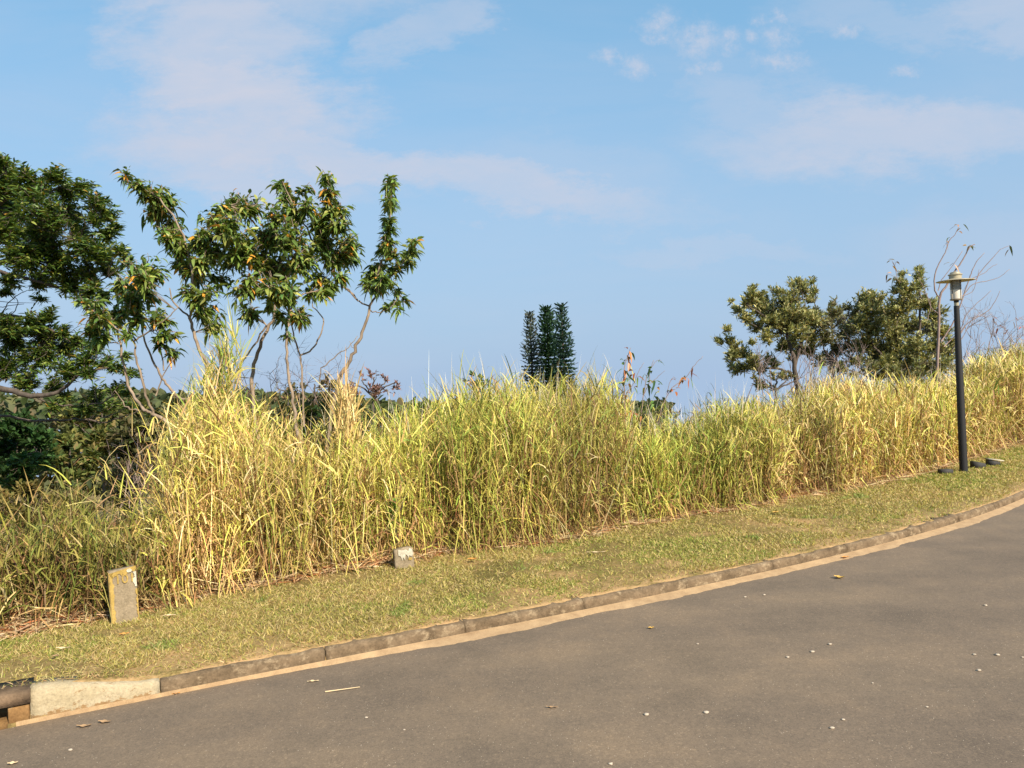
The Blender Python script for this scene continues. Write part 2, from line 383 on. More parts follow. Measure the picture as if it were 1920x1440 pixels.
def ribbons(P0, D, L, W, droop, C, segs=4, roll=None, power=2.0, taper=0.55, tipc=None):
    """curved tapering blades -> verts, quads, cols"""
    n = len(P0); D = nrm(D)
    L = np.broadcast_to(L, n)[:, None]; W = np.broadcast_to(W, n)[:, None]; dr = np.broadcast_to(droop, n)[:, None]
    side = np.cross(D, np.array([0, 0, 1.0]) + rng.normal(0, 0.6, (n, 3)))
    side = nrm(side)
    st = np.linspace(0, 1, segs + 1)
    V = np.empty((n, segs + 1, 2, 3)); CC = np.empty((n, segs + 1, 2, 3))
    for i, t in enumerate(st):
        c = P0 + D * L * t; c = c + np.array([0, 0, -1.0]) * dr * L * t ** power
        w = W * 0.5 * ((1 - t) ** taper if t < 1 else 0.03) * (0.75 + 0.25 * min(1, t * 4))
        V[:, i, 0] = c - side * w; V[:, i, 1] = c + side * w
        cc = C if tipc is None else C * (1 - t ** 2) + tipc * t ** 2
        CC[:, i] = cc[:, None]
    b = (np.arange(n) * (segs + 1) * 2)[:, None]
    q = np.concatenate([b + [2 * i, 2 * i + 1, 2 * i + 3, 2 * i + 2] for i in range(segs)])
    return V.reshape(-1, 3), q, CC.reshape(-1, 3)
def join(parts):
    v = []; q = []; c = []; o = 0
    for a, b, d in parts:
        v.append(a); q.append(b + o); c.append(d); o += len(a)
    return np.concatenate(v), [np.concatenate(q)], np.concatenate(c)

def vnoise(x, y, seed=0):
    """cheap smooth value noise 0..1"""
    r = np.random.default_rng(seed); tab = r.random((64, 64))
    xi = np.floor(x).astype(int); yi = np.floor(y).astype(int); fx = x - xi; fy = y - yi
    fx = fx * fx * (3 - 2 * fx); fy = fy * fy * (3 - 2 * fy)
    g = lambda a, b: tab[a % 64, b % 64]
    return (g(xi, yi) * (1 - fx) + g(xi + 1, yi) * fx) * (1 - fy) + (g(xi, yi + 1) * (1 - fx) + g(xi + 1, yi + 1) * fx) * fy

def sstep(a, b, x):
    t = np.clip((x - a) / (b - a), 0, 1); return t * t * (3 - 2 * t)

# ---------------------------------------------------------------- ground plan
kb_px = [(0, 1366), (100, 1346), (200, 1326), (300, 1307), (400, 1290), (544, 1260), (669, 1235), (800, 1207), (1000, 1164), (1187, 1128), (1344, 1097),
         (1469, 1069), (1594, 1041), (1792, 985), (1854, 962), (1920, 937)]
kb = np.array([G(a, b, 0)[:2] for a, b in kb_px])
pk = np.polyfit(kb[:, 0], kb[:, 1], 3)
X0, X1 = kb[0, 0] - 0.3, kb[-1, 0] + 0.6
def yk(x):
    x = np.asarray(x, float); xc = np.clip(x, X0, X1); d = np.polyder(pk)
    return np.polyval(pk, xc) + np.where(x < X0, np.polyval(d, X0) * (x - X0), 0) + np.where(x > X1, np.polyval(d, X1) * (x - X1), 0)
XW0, XW1 = G(300, 1307)[0], G(62, 1353)[0]          # painted kerb from/to
def kh(x):                                           # kerb height
    return 0.085 + 0.085 * sstep(XW0 + 0.02, XW1, x) if np.isscalar(x) else 0.085 + 0.085 * sstep(-XW0 - 0.02, -XW1, -np.asarray(x))
def khs(x): return 0.085 + 0.085 * float(sstep(-XW0 - 0.02, -XW1, -x))
ed_px = [(-120, 1200), (0, 1184), (100, 1174), (200, 1160), (260, 1148), (380, 1118), (480, 1095), (640, 1068), (740, 1052), (850, 1035), (1000, 1018), (1100, 1003),
         (1200, 982), (1300, 965), (1400, 947), (1500, 930), (1600, 913), (1690, 893), (1760, 876), (1810, 860), (1860, 846), (1920, 828), (2000, 808)]
ed = np.array([G(a, b, 0.1)[:2] for a, b in ed_px])
def ye(x):
    x = np.asarray(x, float)
    y = np.interp(x, ed[:, 0], ed[:, 1])
    s0 = (ed[1, 1] - ed[0, 1]) / (ed[1, 0] - ed[0, 0]); s1 = (ed[-1, 1] - ed[-4, 1]) / (ed[-1, 0] - ed[-4, 0])
    return y + np.where(x < ed[0, 0], s0 * (x - ed[0, 0]), 0) + np.where(x > ed[-1, 0], s1 * (x - ed[-1, 0]), 0)
DX = G(16, 1363)[0]
def gz(x, v):
    """ground height, v = distance in y behind the kerb line"""
    x = np.asarray(x, float); v = np.asarray(v, float)
    base = kh(x) * np.exp(-np.maximum(v, 0) / 0.5) + 0.10 * (1 - np.exp(-np.maximum(v, 0) / 0.5))
    base = base + 0.018 * (vnoise(x * 1.3 + 20, v * 1.3 + 5, 3) - 0.5) * np.minimum(1, np.maximum(v, 0) * 2)
    y = yk(x) + v
    behind = np.maximum(0, y - ye(x) - 2.0)
    left = sstep(4.0, -2.5, x)
    fall = -(left * (0.9 * sstep(0, 3, behind) + 4.0 * sstep(2, 30, behind))) - 4.0 * sstep(20, 80, behind) * (1 - left)
    fall = fall - 0.075 * np.maximum(0, behind - 2.5)
    fall = fall - 1.6 * sstep(-2.6, -6.0, x) * sstep(0.0, 3.0, y - ye(x))
    inlet = (x < DX) & (v < 0.30)
    return np.where((v > 0) & ~inlet, base + fall, np.where(v > 0, -0.09, -0.03))
def GZ(x, y): return gz(x, np.asarray(y, float) - yk(x))

xs = np.unique(np.concatenate([[DX - 0.004, DX + 0.004], np.linspace(-14, 24, 230), -14 - np.geomspace(1, 1500, 18), 24 + np.geomspace(1, 1500, 18)]))
vs = np.unique(np.concatenate([[-600, -200, -60, -20, -8, -4, -1, -0.02], [0.06], [0.299, 0.301], np.linspace(0.12, 16, 110), 16 + np.geomspace(0.5, 3500, 28)]))
XX, VV = np.meshgrid(xs, vs); ZZ = gz(XX, VV)
gv = np.stack([XX, yk(XX) + VV, ZZ], -1).reshape(-1, 3)
ni, nj = XX.shape; ii, jj = np.meshgrid(np.arange(ni - 1), np.arange(nj - 1), indexing='ij')
a_ = (ii * nj + jj).ravel()
tag(link_mesh('ground', gv, [np.stack([a_, a_ + 1, a_ + nj + 1, a_ + nj], -1)], M_soil, cols=np.repeat(np.where(VV > 0, np.exp(-np.maximum(VV - 0.15, 0) / 0.16), 0).reshape(-1, 1), 3, axis=1), smooth=True), kind='structure')

# road sheet
xs2 = np.unique(np.concatenate([np.linspace(-8, 16, 200), [-300, -100, -40, -20, 24, 40, 100, 300]]))
vr = np.array([-8.0, -6, -4, -3, -2, -1, -0.5, -0.01])
XX, VV = np.meshgrid(xs2, vr)
rv = np.stack([XX, yk(XX) + VV, np.zeros_like(XX)], -1).reshape(-1, 3)
ni, nj = XX.shape; ii, jj = np.meshgrid(np.arange(ni - 1), np.arange(nj - 1), indexing='ij'); a_ = (ii * nj + jj).ravel()
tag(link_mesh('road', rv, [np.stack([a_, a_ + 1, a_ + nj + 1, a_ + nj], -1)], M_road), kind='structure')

# sand strip in the gutter, a low ragged drift on the asphalt
xs3 = np.linspace(G(30, 1362)[0], 18, 900)
wid = 0.004 + 0.118 * sstep(G(380, 1292)[0], G(900, 1190)[0], xs3)
wid = wid * (0.85 + 0.35 * (vnoise(xs3 * 2.2, xs3 * 0, 5) - 0.5)) + (0.3 + 5 * wid) * (0.026 * (vnoise(xs3 * 12, xs3 * 0 + 3, 6) - 0.5) + 0.018 * (vnoise(xs3 * 40, xs3 * 0 + 9, 8) - 0.5))
wid = np.maximum(wid * 0.74 + (0.2 + 5 * wid) * 0.030 * (vnoise(xs3 * 5.5, xs3 * 0 + 6, 9) - 0.5), 0.005)
prof = [(0.0, 0.022), (0.25, 0.016), (0.7, 0.008), (1.0, 0.0005)]
sv = np.stack([np.stack([xs3 + 0.5 * wid * f, yk(xs3) - 0.004 - wid * f * 1.0, np.full_like(xs3, z)], -1) for f, z in prof], 1)
nn = len(xs3); kk = np.arange(nn - 1) * 4
q = np.concatenate([np.stack([kk + i, kk + 4 + i, kk + 5 + i, kk + 1 + i], -1) for i in range(3)])
tag(link_mesh('gutter_sand', sv.reshape(-1, 3), [q], M_sand, smooth=True), kind='structure')

# kerb: stones with thin joints
def kerb_run(x0, x1, name, m, hfun, wb=0.12, step=0.03, setback=0.0, jit=0.007):
    n = max(2, int((x1 - x0) / step)); x = np.linspace(x0, x1, n); d = np.gradient(yk(x), x); L = np.sqrt(1 + d * d)
    nx, ny = -d / L, 1 / L; h = np.array([hfun(t) for t in x])
    sect = [(setback, -0.06), (setback + 0.004, 0.55), (setback + 0.010, 0.88), (setback + 0.030, 1.0), (wb, 1.0), (wb, -0.06)]
    rows = []
    for k, (o, z) in enumerate(sect):
        zz = h * z if z > 0 else np.full_like(x, z)
        jj_ = jit * (vnoise(x * 17, x * 0 + k * 3.1, 11) - 0.5) * 2
        rows.append(np.stack([x + nx * (o + jj_), yk(x) + ny * (o + jj_), zz + (jj_ * 0.8 if z > 0.5 else 0)], -1))
    V = np.stack(rows, 1); s = len(sect); b = np.arange(n - 1)[:, None] * s
    q = np.concatenate([b + [i, s + i, s + i + 1, i + 1] for i in range(s - 1)])
    caps = np.array([[0, 1, 4, 5], [1, 2, 3, 4]]); caps = np.concatenate([caps, caps + (n - 1) * s])
    return V.reshape(-1, 3), [np.concatenate([q, caps])]
ks = XW0 + 0.004; vv = []; ff = []; o_ = 0; x = ks
while x < 40:
    ln = 0.80 if x < 14 else 3.0
    v_, f_ = kerb_run(x, x + ln - 0.008, 'kerb', M_kerb, lambda t, r=rng.normal(0, 0.0025): khs(t) + r)
    vv.append(v_); ff.append(f_[0] + o_); o_ += len(v_); x += ln
tag(link_mesh('kerb', np.concatenate(vv), [np.concatenate(ff)], M_kerb), kind='structure')
v_, f_ = kerb_run(XW1, XW0, 'painted_kerb', M_kpaint, khs, 0.14)
tag(link_mesh('painted_kerb', v_, f_, M_kpaint), 'chipped white painted kerb stone beside the drain opening', 'kerb')

# drain inlet: dark slab over a brown concrete throat
def boxm(name, pts8, m, parent):   # pts8: bottom 4 then top 4
    f = np.array([[0, 3, 2, 1], [4, 5, 6, 7], [0, 1, 5, 4], [1, 2, 6, 5], [2, 3, 7, 6], [3, 0, 4, 7]])
    return link_mesh(name, np.array(pts8), [f], m, parent)
di = thing('drain_inlet', (*G(-60, 1378)[:2], 0.0), 'kerb drain inlet with dark concrete cover slab over a black opening', 'drain')
xa, xb = XW1 - 0.003, XW1 - 0.85
def off(x, o, z):
    d = (float(yk(x + .01)) - float(yk(x - .01))) / .02; L = math.hypot(1, d)
    return np.array([x - d / L * o, float(yk(x)) + o / L, z])
def slabmesh(name, x0, x1, o0, o1, z0, z1, m, rnd=0.0):
    n = 12; xx = np.linspace(x0, x1, n); V = []
    for x in xx:
        e = rnd * (1 - math.sqrt(max(0, 1 - ((n - 1 - list(xx).index(x)) / 4 - 1) ** 2))) if False else 0
        V += [off(x, o0, z0), off(x, o0, z1 - 0.012), off(x, o0 + 0.012, z1), off(x, o1, z1), off(x, o1, z0)]
    b = np.arange(n - 1)[:, None] * 5
    q = np.concatenate([b + [i, 5 + i, 5 + (i + 1) % 5, (i + 1) % 5] for i in range(5)])
    caps = [np.array([[0, 1, 3, 4]]), np.array([[0, 1, 3, 4]]) + (n - 1) * 5]
    t = np.array([[1, 2, 3]]); t = np.concatenate([t, t + (n - 1) * 5])
    return link_mesh(name, np.array(V), [np.concatenate([q] + caps), t], m, di)
slabmesh('cover_slab', xb, xa + 0.005, -0.012, 0.20, 0.105, 0.168, M_slab)
slabmesh('side_wall', G(18, 1363)[0], xa, 0.0, 0.13, -0.05, 0.103, M_brown)
slabmesh('back_wall', xb, G(17, 1363)[0], 0.26, 0.33, -0.05, 0.103, M_hole)
slabmesh('threshold', xb, G(17, 1363)[0], 0.01, 0.25, -0.05, 0.022, M_brown)

# ---------------------------------------------------------------- lawn
def pal(n, cols, wts, var=0.18):
    wts = np.asarray(wts, float); wts /= wts.sum(); k = rng.choice(len(cols), n, p=wts)
    c = np.asarray(cols)[k] * (1 + rng.normal(0, var, (n, 1))) * (1 + rng.normal(0, var * 0.25, (n, 3)))
    return np.clip(c, 0.005, 0.9)
NL = 520000
xx = rng.uniform(-5.0, 17.0, NL * 4)
y0 = yk(xx) + 0.10; y1 = ye(xx) + 0.35
yy = y0 + (y1 - y0) * rng.random(len(xx))
dep = yy
keep = (y1 > y0) & (rng.random(len(xx)) < np.clip((4.6 / dep) ** 1.5, 0, 1) * (y1 - y0) / 5)
pxx = 960 + F * (xx * RT[0] + (0.1 - 1.6) * RT[2]) / dep
keep &= (pxx > -260) & (pxx < 2200)
vk = yy - yk(xx)
bare = vnoise(xx * 1.1, yy * 1.1, 21) * 0.6 + vnoise(xx * 4, yy * 4, 22) * 0.4
thr = 0.35 + 0.55 * np.exp(-vk / 0.22)
keep &= (bare > thr) | (rng.random(len(xx)) < 0.22)
sp = G(228, 1185, 0.1); keep &= ((xx - sp[0]) / 0.22) ** 2 + ((yy - sp[1]) / 0.11) ** 2 > rng.random(len(xx)) * 1.6
idx = np.flatnonzero(keep)[:NL]; xx, yy = xx[idx], yy[idx]; n = len(xx); print('lawn blades', n)
az = rng.random(n) * 2 * np.pi; el = rng.uniform(0.1, 1.2, n)
D = np.stack([np.cos(az) * np.cos(el), np.sin(az) * np.cos(el), np.sin(el)], -1)
Lb = rng.uniform(0.028, 0.068, n) * (0.85 + 0.1 * yy / 6); Wb = rng.uniform(0.0030, 0.0060, n) * np.clip(yy / 5, 1, 2.2)
gr = vnoise(xx * 0.9 + 7, yy * 0.9, 31) * 0.6 + vnoise(xx * 3, yy * 3, 32) * 0.4
gg = vnoise(xx * 2.3 + 3, yy * 2.3, 33)
A = pal(n, [(0.42, 0.35, 0.105), (0.27, 0.26, 0.06), (0.52, 0.41, 0.19), (0.36, 0.25, 0.11)], [4, 3, 4, 2])
B = pal(n, [(0.17, 0.22, 0.04), (0.27, 0.30, 0.06), (0.40, 0.36, 0.10), (0.56, 0.44, 0.19)], [3, 3, 3, 3])
t_ = sstep(0.42, 0.70, gr)[:, None]; C = np.where(rng.random((n, 1)) < t_, B, A)
wk = (vnoise(xx * 3.7 + 9, yy * 3.7, 37) > 0.88) & (rng.random(n) < 0.75)
C[wk] = C[wk] * np.array([0.60, 0.86, 0.62]); Lb[wk] *= 1.15
P0 = np.stack([xx, yy, GZ(xx, yy) - 0.004], -1)
v_, q_, c_ = ribbons(P0, D, Lb, Wb, rng.uniform(0.1, 0.6, n), C, segs=2)
m_ = 9000; ex = rng.uniform(-3.2, 14, m_ * 2); ex = ex[rng.random(m_ * 2) < np.clip((4.5 / yk(ex)) ** 1.3, 0, 1) * np.clip(vnoise(ex * 2.5, ex * 0, 36) * 1.8 - 0.45, 0.03, 1)][:m_]; m_ = len(ex)
eo = 0.075 + 0.10 * rng.random(m_); ey = yk(ex) + eo; az = rng.random(m_) * 2 * np.pi; el = rng.uniform(0.1, 1.0, m_)
v2, q2, c2 = ribbons(np.stack([ex, ey, kh(ex) + 0.002], -1), np.stack([np.cos(az) * np.cos(el), np.sin(az) * np.cos(el), np.sin(el)], -1), rng.uniform(.02, .05, m_), rng.uniform(.003, .006, m_), rng.uniform(.1, .7, m_),
                     pal(m_, [(0.40, 0.34, 0.12), (0.28, 0.28, 0.07), (0.52, 0.38, 0.2), (0.30, 0.18, 0.08)], [3, 2, 3, 2]), segs=2)
q_ = np.concatenate([q_, q2 + len(v_)]); v_ = np.concatenate([v_, v2]); c_ = np.concatenate([c_, c2])
tag(link_mesh('lawn_grass', v_, [q_], M_turf, cols=c_), 'short mown grass verge between kerb and tall grass', 'grass', kind='stuff')

# ---------------------------------------------------------------- tall grass
prof_px = [(-300, 990), (-120, 950), (0, 945), (60, 915), (110, 885), (170, 885), (230, 920), (285, 965), (306, 950), (318, 850), (336, 762), (358, 712), (395, 690), (430, 680), (470, 698), (520, 740), (560, 752),
           (600, 755), (625, 720), (645, 702), (670, 735), (720, 748), (790, 728), (815, 700), (850, 675), (880, 684), (960, 688), (1010, 700), (1060, 684), (1100, 674), (1140, 690), (1170, 726), (1195, 772), (1260, 776),
           (1320, 754), (1400, 748), (1480, 735), (1530, 706), (1600, 706), (1660, 702), (1740, 704), (1800, 682), (1830, 656), (1880, 638), (1920, 628), (2100, 600)]
prof_px = np.array(prof_px, float)
def top_z2(pxr, y):
    pxt = pxr - 16 * 6.5 / y
    yt = np.interp(pxt, prof_px[:, 0], prof_px[:, 1]) + 22 * (vnoise(pxt / 23, y * 0.8, 44) - 0.5) + (24 + 70 * (pxt < 285)) * (vnoise(pxt / 60, y * 0.5, 45) - 0.5)
    v = (720 - yt) / F; u = (pxt - 960) / F
    return 1.6 + y * (u * RT[2] + v * UP[2])
def top_z(x):
    """height of the canopy for a root at world x, taken a little behind the front edge"""
    y = ye(x) + 0.7
    pxr = 960 + F * ((x * RT[0]) + (0.1 - 1.6) * RT[2]) / y
    pxt = pxr - 25 * 6.5 / y
    yt = np.interp(pxt, prof_px[:, 0], prof_px[:, 1])
    v = (720 - yt) / F; u = (pxt - 960) / F
    return 1.6 + y * (u * RT[2] + v * UP[2])
NS = 25000
xx = -6.5 + 29 * rng.random(NS * 5) ** 1.0
yb = ye(xx)
wd = np.where(rng.random(len(xx)) < 0.62, rng.random(len(xx)) ** 1.2 * 1.0, 0.8 + rng.random(len(xx)) * 3.2)
wd = np.where((xx > 1.0) & (rng.random(len(xx)) < 0.12), 2 + rng.random(len(xx)) * 8, wd)
yy = yb + wd + 0.12 * rng.normal(size=len(xx)) * 0.5 + 0.16 * (vnoise(xx * 2.5, xx * 0, 41) - 0.4)
pxr = 960 + F * (xx * RT[0] + (0.1 - 1.6) * RT[2]) / yy
dens = np.clip((6.5 / yy) ** 1.1, 0.1, 1)
gap = np.where((pxr > 470) & (pxr < 730) & (wd > 0.5), 0.30, 1.0) * np.where((pxr < 285) & (wd > 1.6), 0.15, 1.0) * np.where(pxr < 285, 0.45, 1.0)
gap *= 1 - 0.75 * ((pxr > 1160) & (pxr < 1215) & (wd > 0.4))
clump = vnoise(xx * 3.2, yy * 3.2, 42)
keep = (pxr > -250) & (pxr < 2150) & (rng.random(len(xx)) < dens * gap * (0.10 + 1.25 * clump) * (0.50 + 0.8 * vnoise(xx * 1.15, xx * 0 + 4, 46)))
idx = np.flatnonzero(keep)[:NS]; xx, yy, wd, clump, pxr = xx[idx], yy[idx], wd[idx], clump[idx], pxr[idx]; n = len(xx); print('tall stems', n)
H = top_z2(pxr, np.minimum(yy, ye(xx) + 1.6)) - 0.1
H = H * (0.80 + 0.2 * sstep(0.0, 0.8, wd)) * np.where(rng.random(n) < 0.75, rng.uniform(0.80, 0.98, n), rng.uniform(0.4, 0.85, n)) * (0.93 + 0.14 * clump)
H = np.maximum(H, 0.25)
# some canes are bent right over
bent = (rng.random(n) < 0.13)[:, None]
lean = rng.normal(0, 0.10, (n, 2)) + bent * rng.normal(0, 0.38, (n, 2)) + 0.10 * (np.stack([vnoise(xx * 1.4, yy * 1.4, 47), vnoise(xx * 1.4, yy * 1.4, 48)], -1) - 0.5) + np.stack([0.04 * np.sin(xx * 3.1), -0.06 * (wd < 0.3)], -1)
base = np.stack([xx, yy, GZ(xx, yy) - 0.01], -1)
# lower ground behind the left part: keep canopy where the profile puts it
H = np.where(base[:, 2] < 0, H + (0.1 - base[:, 2]), H)
Dst = nrm(np.concatenate([lean, np.ones((n, 1))], 1))
STRAW = [(0.66, 0.50, 0.20), (0.55, 0.40, 0.14), (0.74, 0.60, 0.30), (0.50, 0.34, 0.14)]
YG = [(0.50, 0.46, 0.105), (0.60, 0.53, 0.14), (0.36, 0.37, 0.07)]
GRN = [(0.24, 0.31, 0.05), (0.15, 0.22, 0.035), (0.32, 0.36, 0.06)]
BRN = [(0.30, 0.17, 0.07), (0.17, 0.08, 0.035), (0.42, 0.26, 0.12)]
def gcol(x, hf, n, px):
    """colour by height fraction and place"""
    greenzone = np.exp(-((px - 1290) / 100) ** 2) * 1.1 + 0.35 * np.exp(-((px - 850) / 130) ** 2) + 0.7 * np.clip(vnoise(x * 1.7, x * 0, 51) - 0.55, 0, 1) * 1.4 + 0.30 * np.exp(-((px - 110) / 150) ** 2)
    pg = 0.03 + 0.38 * greenzone * (0.35 + 0.65 * hf); pyg = 0.15 + 0.38 * hf + 0.2 * greenzone
    pb = 0.50 * (1 - hf) ** 1.1 + 0.05
    r = rng.random(n)
    C = pal(n, STRAW, [3, 2, 2, 1.5])
    C = np.where((r < pyg + pb + pg)[:, None], pal(n, YG, [3, 2, 2]), C)
    C = np.where((r < pb + pg)[:, None], pal(n, BRN, [3, 1.5, 2]), C)
    C = np.where((r < pg)[:, None], pal(n, GRN, [3, 1.5, 2]), C)
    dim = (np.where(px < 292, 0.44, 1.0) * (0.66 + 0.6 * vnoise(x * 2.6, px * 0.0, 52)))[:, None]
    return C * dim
parts = []
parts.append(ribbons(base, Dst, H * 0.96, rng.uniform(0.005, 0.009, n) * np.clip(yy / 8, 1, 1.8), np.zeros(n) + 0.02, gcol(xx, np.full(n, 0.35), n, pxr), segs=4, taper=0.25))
K = 8
for k in range(K):
    m = rng.random(n) < (0.95 if k < 5 else 0.7)
    f = np.clip((k + rng.random(n)) / K, 0.03, 1) ** 0.85
    f = f[m]; b = base[m] + Dst[m] * (H[m] * f * 0.92)[:, None]
    az = rng.random(m.sum()) * 2 * np.pi
    dead = (rng.random(m.sum()) < np.clip(0.75 - f * 0.9, 0.06, 0.7))
    el = np.where(dead, rng.uniform(0.2, 1.2, m.sum()), rng.uniform(0.75, 1.42, m.sum()))
    D = np.stack([np.cos(az) * np.cos(el), np.sin(az) * np.cos(el), np.sin(el)], -1)
    L = rng.uniform(0.26, 0.78, m.sum()) * np.clip(H[m] / 1.5, 0.55, 1.1) * (1.12 - 0.45 * f)
    W = rng.uniform(0.005, 0.0165, m.sum())  * np.clip(yy[m] / 8.5, 0.92, 1.7)
    dr = np.where(dead, rng.uniform(0.6, 1.5, m.sum()), rng.uniform(0.1, 1.0, m.sum()) ** 1.1)
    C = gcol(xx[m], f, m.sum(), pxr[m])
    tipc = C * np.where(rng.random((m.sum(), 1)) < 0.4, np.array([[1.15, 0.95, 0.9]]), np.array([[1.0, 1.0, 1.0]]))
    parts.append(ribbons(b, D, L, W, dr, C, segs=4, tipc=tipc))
# pale flower stalks standing above the canopy
m = (rng.random(n) < 0.15) & (wd > 0.5) & (pxr > 560)
b = base[m] + Dst[m] * (H[m] * 0.85)[:, None]; k = m.sum()
D = nrm(np.stack([rng.normal(0, 0.18, k), rng.normal(0, 0.18, k), np.ones(k)], -1))
parts.append(ribbons(b, D, rng.uniform(0.22, 0.62, k) * (0.8 + yy[m] / 30), rng.uniform(0.0025, 0.005, k), rng.uniform(0.0, 0.45, k), pal(k, [(0.66, 0.56, 0.40), (0.70, 0.64, 0.52)], [1, 1]), segs=5))
# column of grass climbing the young trees
nb = 7000; bx = -4.5 + 22 * rng.random(nb * 2); bx = bx[rng.random(nb * 2) < np.clip((6 / ye(bx)) ** 1.1, 0, 1)][:nb]; nb = len(bx); bw = rng.random(nb) * 0.7 - 0.05; by_ = ye(bx) + bw
bpx = 960 + F * (bx * RT[0] + (0.1 - 1.6) * RT[2]) / by_
az = rng.random(nb) * 2 * np.pi; el = rng.uniform(-0.6, 1.3, nb)
parts.append(ribbons(np.stack([bx, by_, GZ(bx, by_) + rng.random(nb) ** 1.7 * (0.15 + 0.7 * np.clip(bw * 2.5, 0, 1))], -1), np.stack([np.cos(az) * np.cos(el), np.sin(az) * np.cos(el), np.sin(el)], -1),
                     rng.uniform(.10, .40, nb), rng.uniform(.005, .012, nb) * np.clip(by_ / 8, 1, 1.6), rng.uniform(-.2, .8, nb), pal(nb, STRAW + BRN + [(0.18, 0.10, 0.05)], [2, 2, 1, 3, 3, 3, 2, 2]), segs=3))
for (cx, cy0, cy1, spread, cnt, dp, cc) in [(418, 730, 625, 15, 210, 7.15, GRN + YG + STRAW), (436, 690, 590, 11, 60, 7.2, GRN + YG), (646, 800, 700, 12, 220, 6.9, STRAW), (388, 760, 680, 26, 160, 7.0, YG + STRAW + GRN)]:
    t = rng.random(cnt); pp = np.array([P(cx + rng.normal(0, spread) * (1 - .4 * q), cy0 + (cy1 - cy0) * q, dp + rng.normal(0, .12)) for q in t])
    D = np.stack([rng.normal(0, .32, cnt), rng.normal(0, .32, cnt), np.ones(cnt)], -1)
    parts.append(ribbons(pp - np.array([0, 0, .2]), D, rng.uniform(.25, .55, cnt), rng.uniform(.007, .015, cnt), rng.uniform(0, .9, cnt), pal(cnt, cc, np.ones(len(cc))), segs=4))
v_, f_, c_ = join(parts); print('tall grass verts', len(v_))
tag(link_mesh('tall_grass', v_, f_, M_blade, cols=c_), 'tall straw-yellow grass thicket standing along the mown verge', 'tall grass', kind='stuff')

# dry litter along the foot of the tall grass
n = 20000; xx = rng.uniform(-4.2, 15, n * 2); xx = xx[rng.random(n * 2) < np.clip((6 / ye(xx)) ** 1.2, 0, 1)][:n]; n = len(xx)
wv_ = np.abs(rng.normal(0, 0.24, n)) - 0.16 * rng.random(n) + 0.16 * (vnoise(xx * 3, xx * 0, 61) - 0.5)
yy = ye(xx) + wv_; az = rng.random(n) * 2 * np.pi; el = rng.uniform(-0.05, 0.4, n)
D = np.stack([np.cos(az) * np.cos(el), np.sin(az) * np.cos(el), np.sin(el)], -1)
P0 = np.stack([xx, yy, GZ(xx, yy) + 0.012 + 0.10 * rng.random(n) * np.clip(wv_ * 4, 0, 1)], -1)
v_, q_, c_ = ribbons(P0, D, rng.uniform(0.06, 0.26, n), rng.uniform(0.006, 0.014, n), rng.uniform(0, 0.35, n),
                     pal(n, [(0.58, 0.42, 0.24), (0.46, 0.28, 0.14), (0.36, 0.14, 0.055), (0.64, 0.50, 0.30), (0.20, 0.10, 0.05)], [4, 3, 2, 3, 1.5]), segs=3)
tag(link_mesh('dry_litter', v_, [q_], M_blade, cols=c_), 'dry brown straw and leaf litter at the foot of the tall grass', 'litter', kind='stuff')

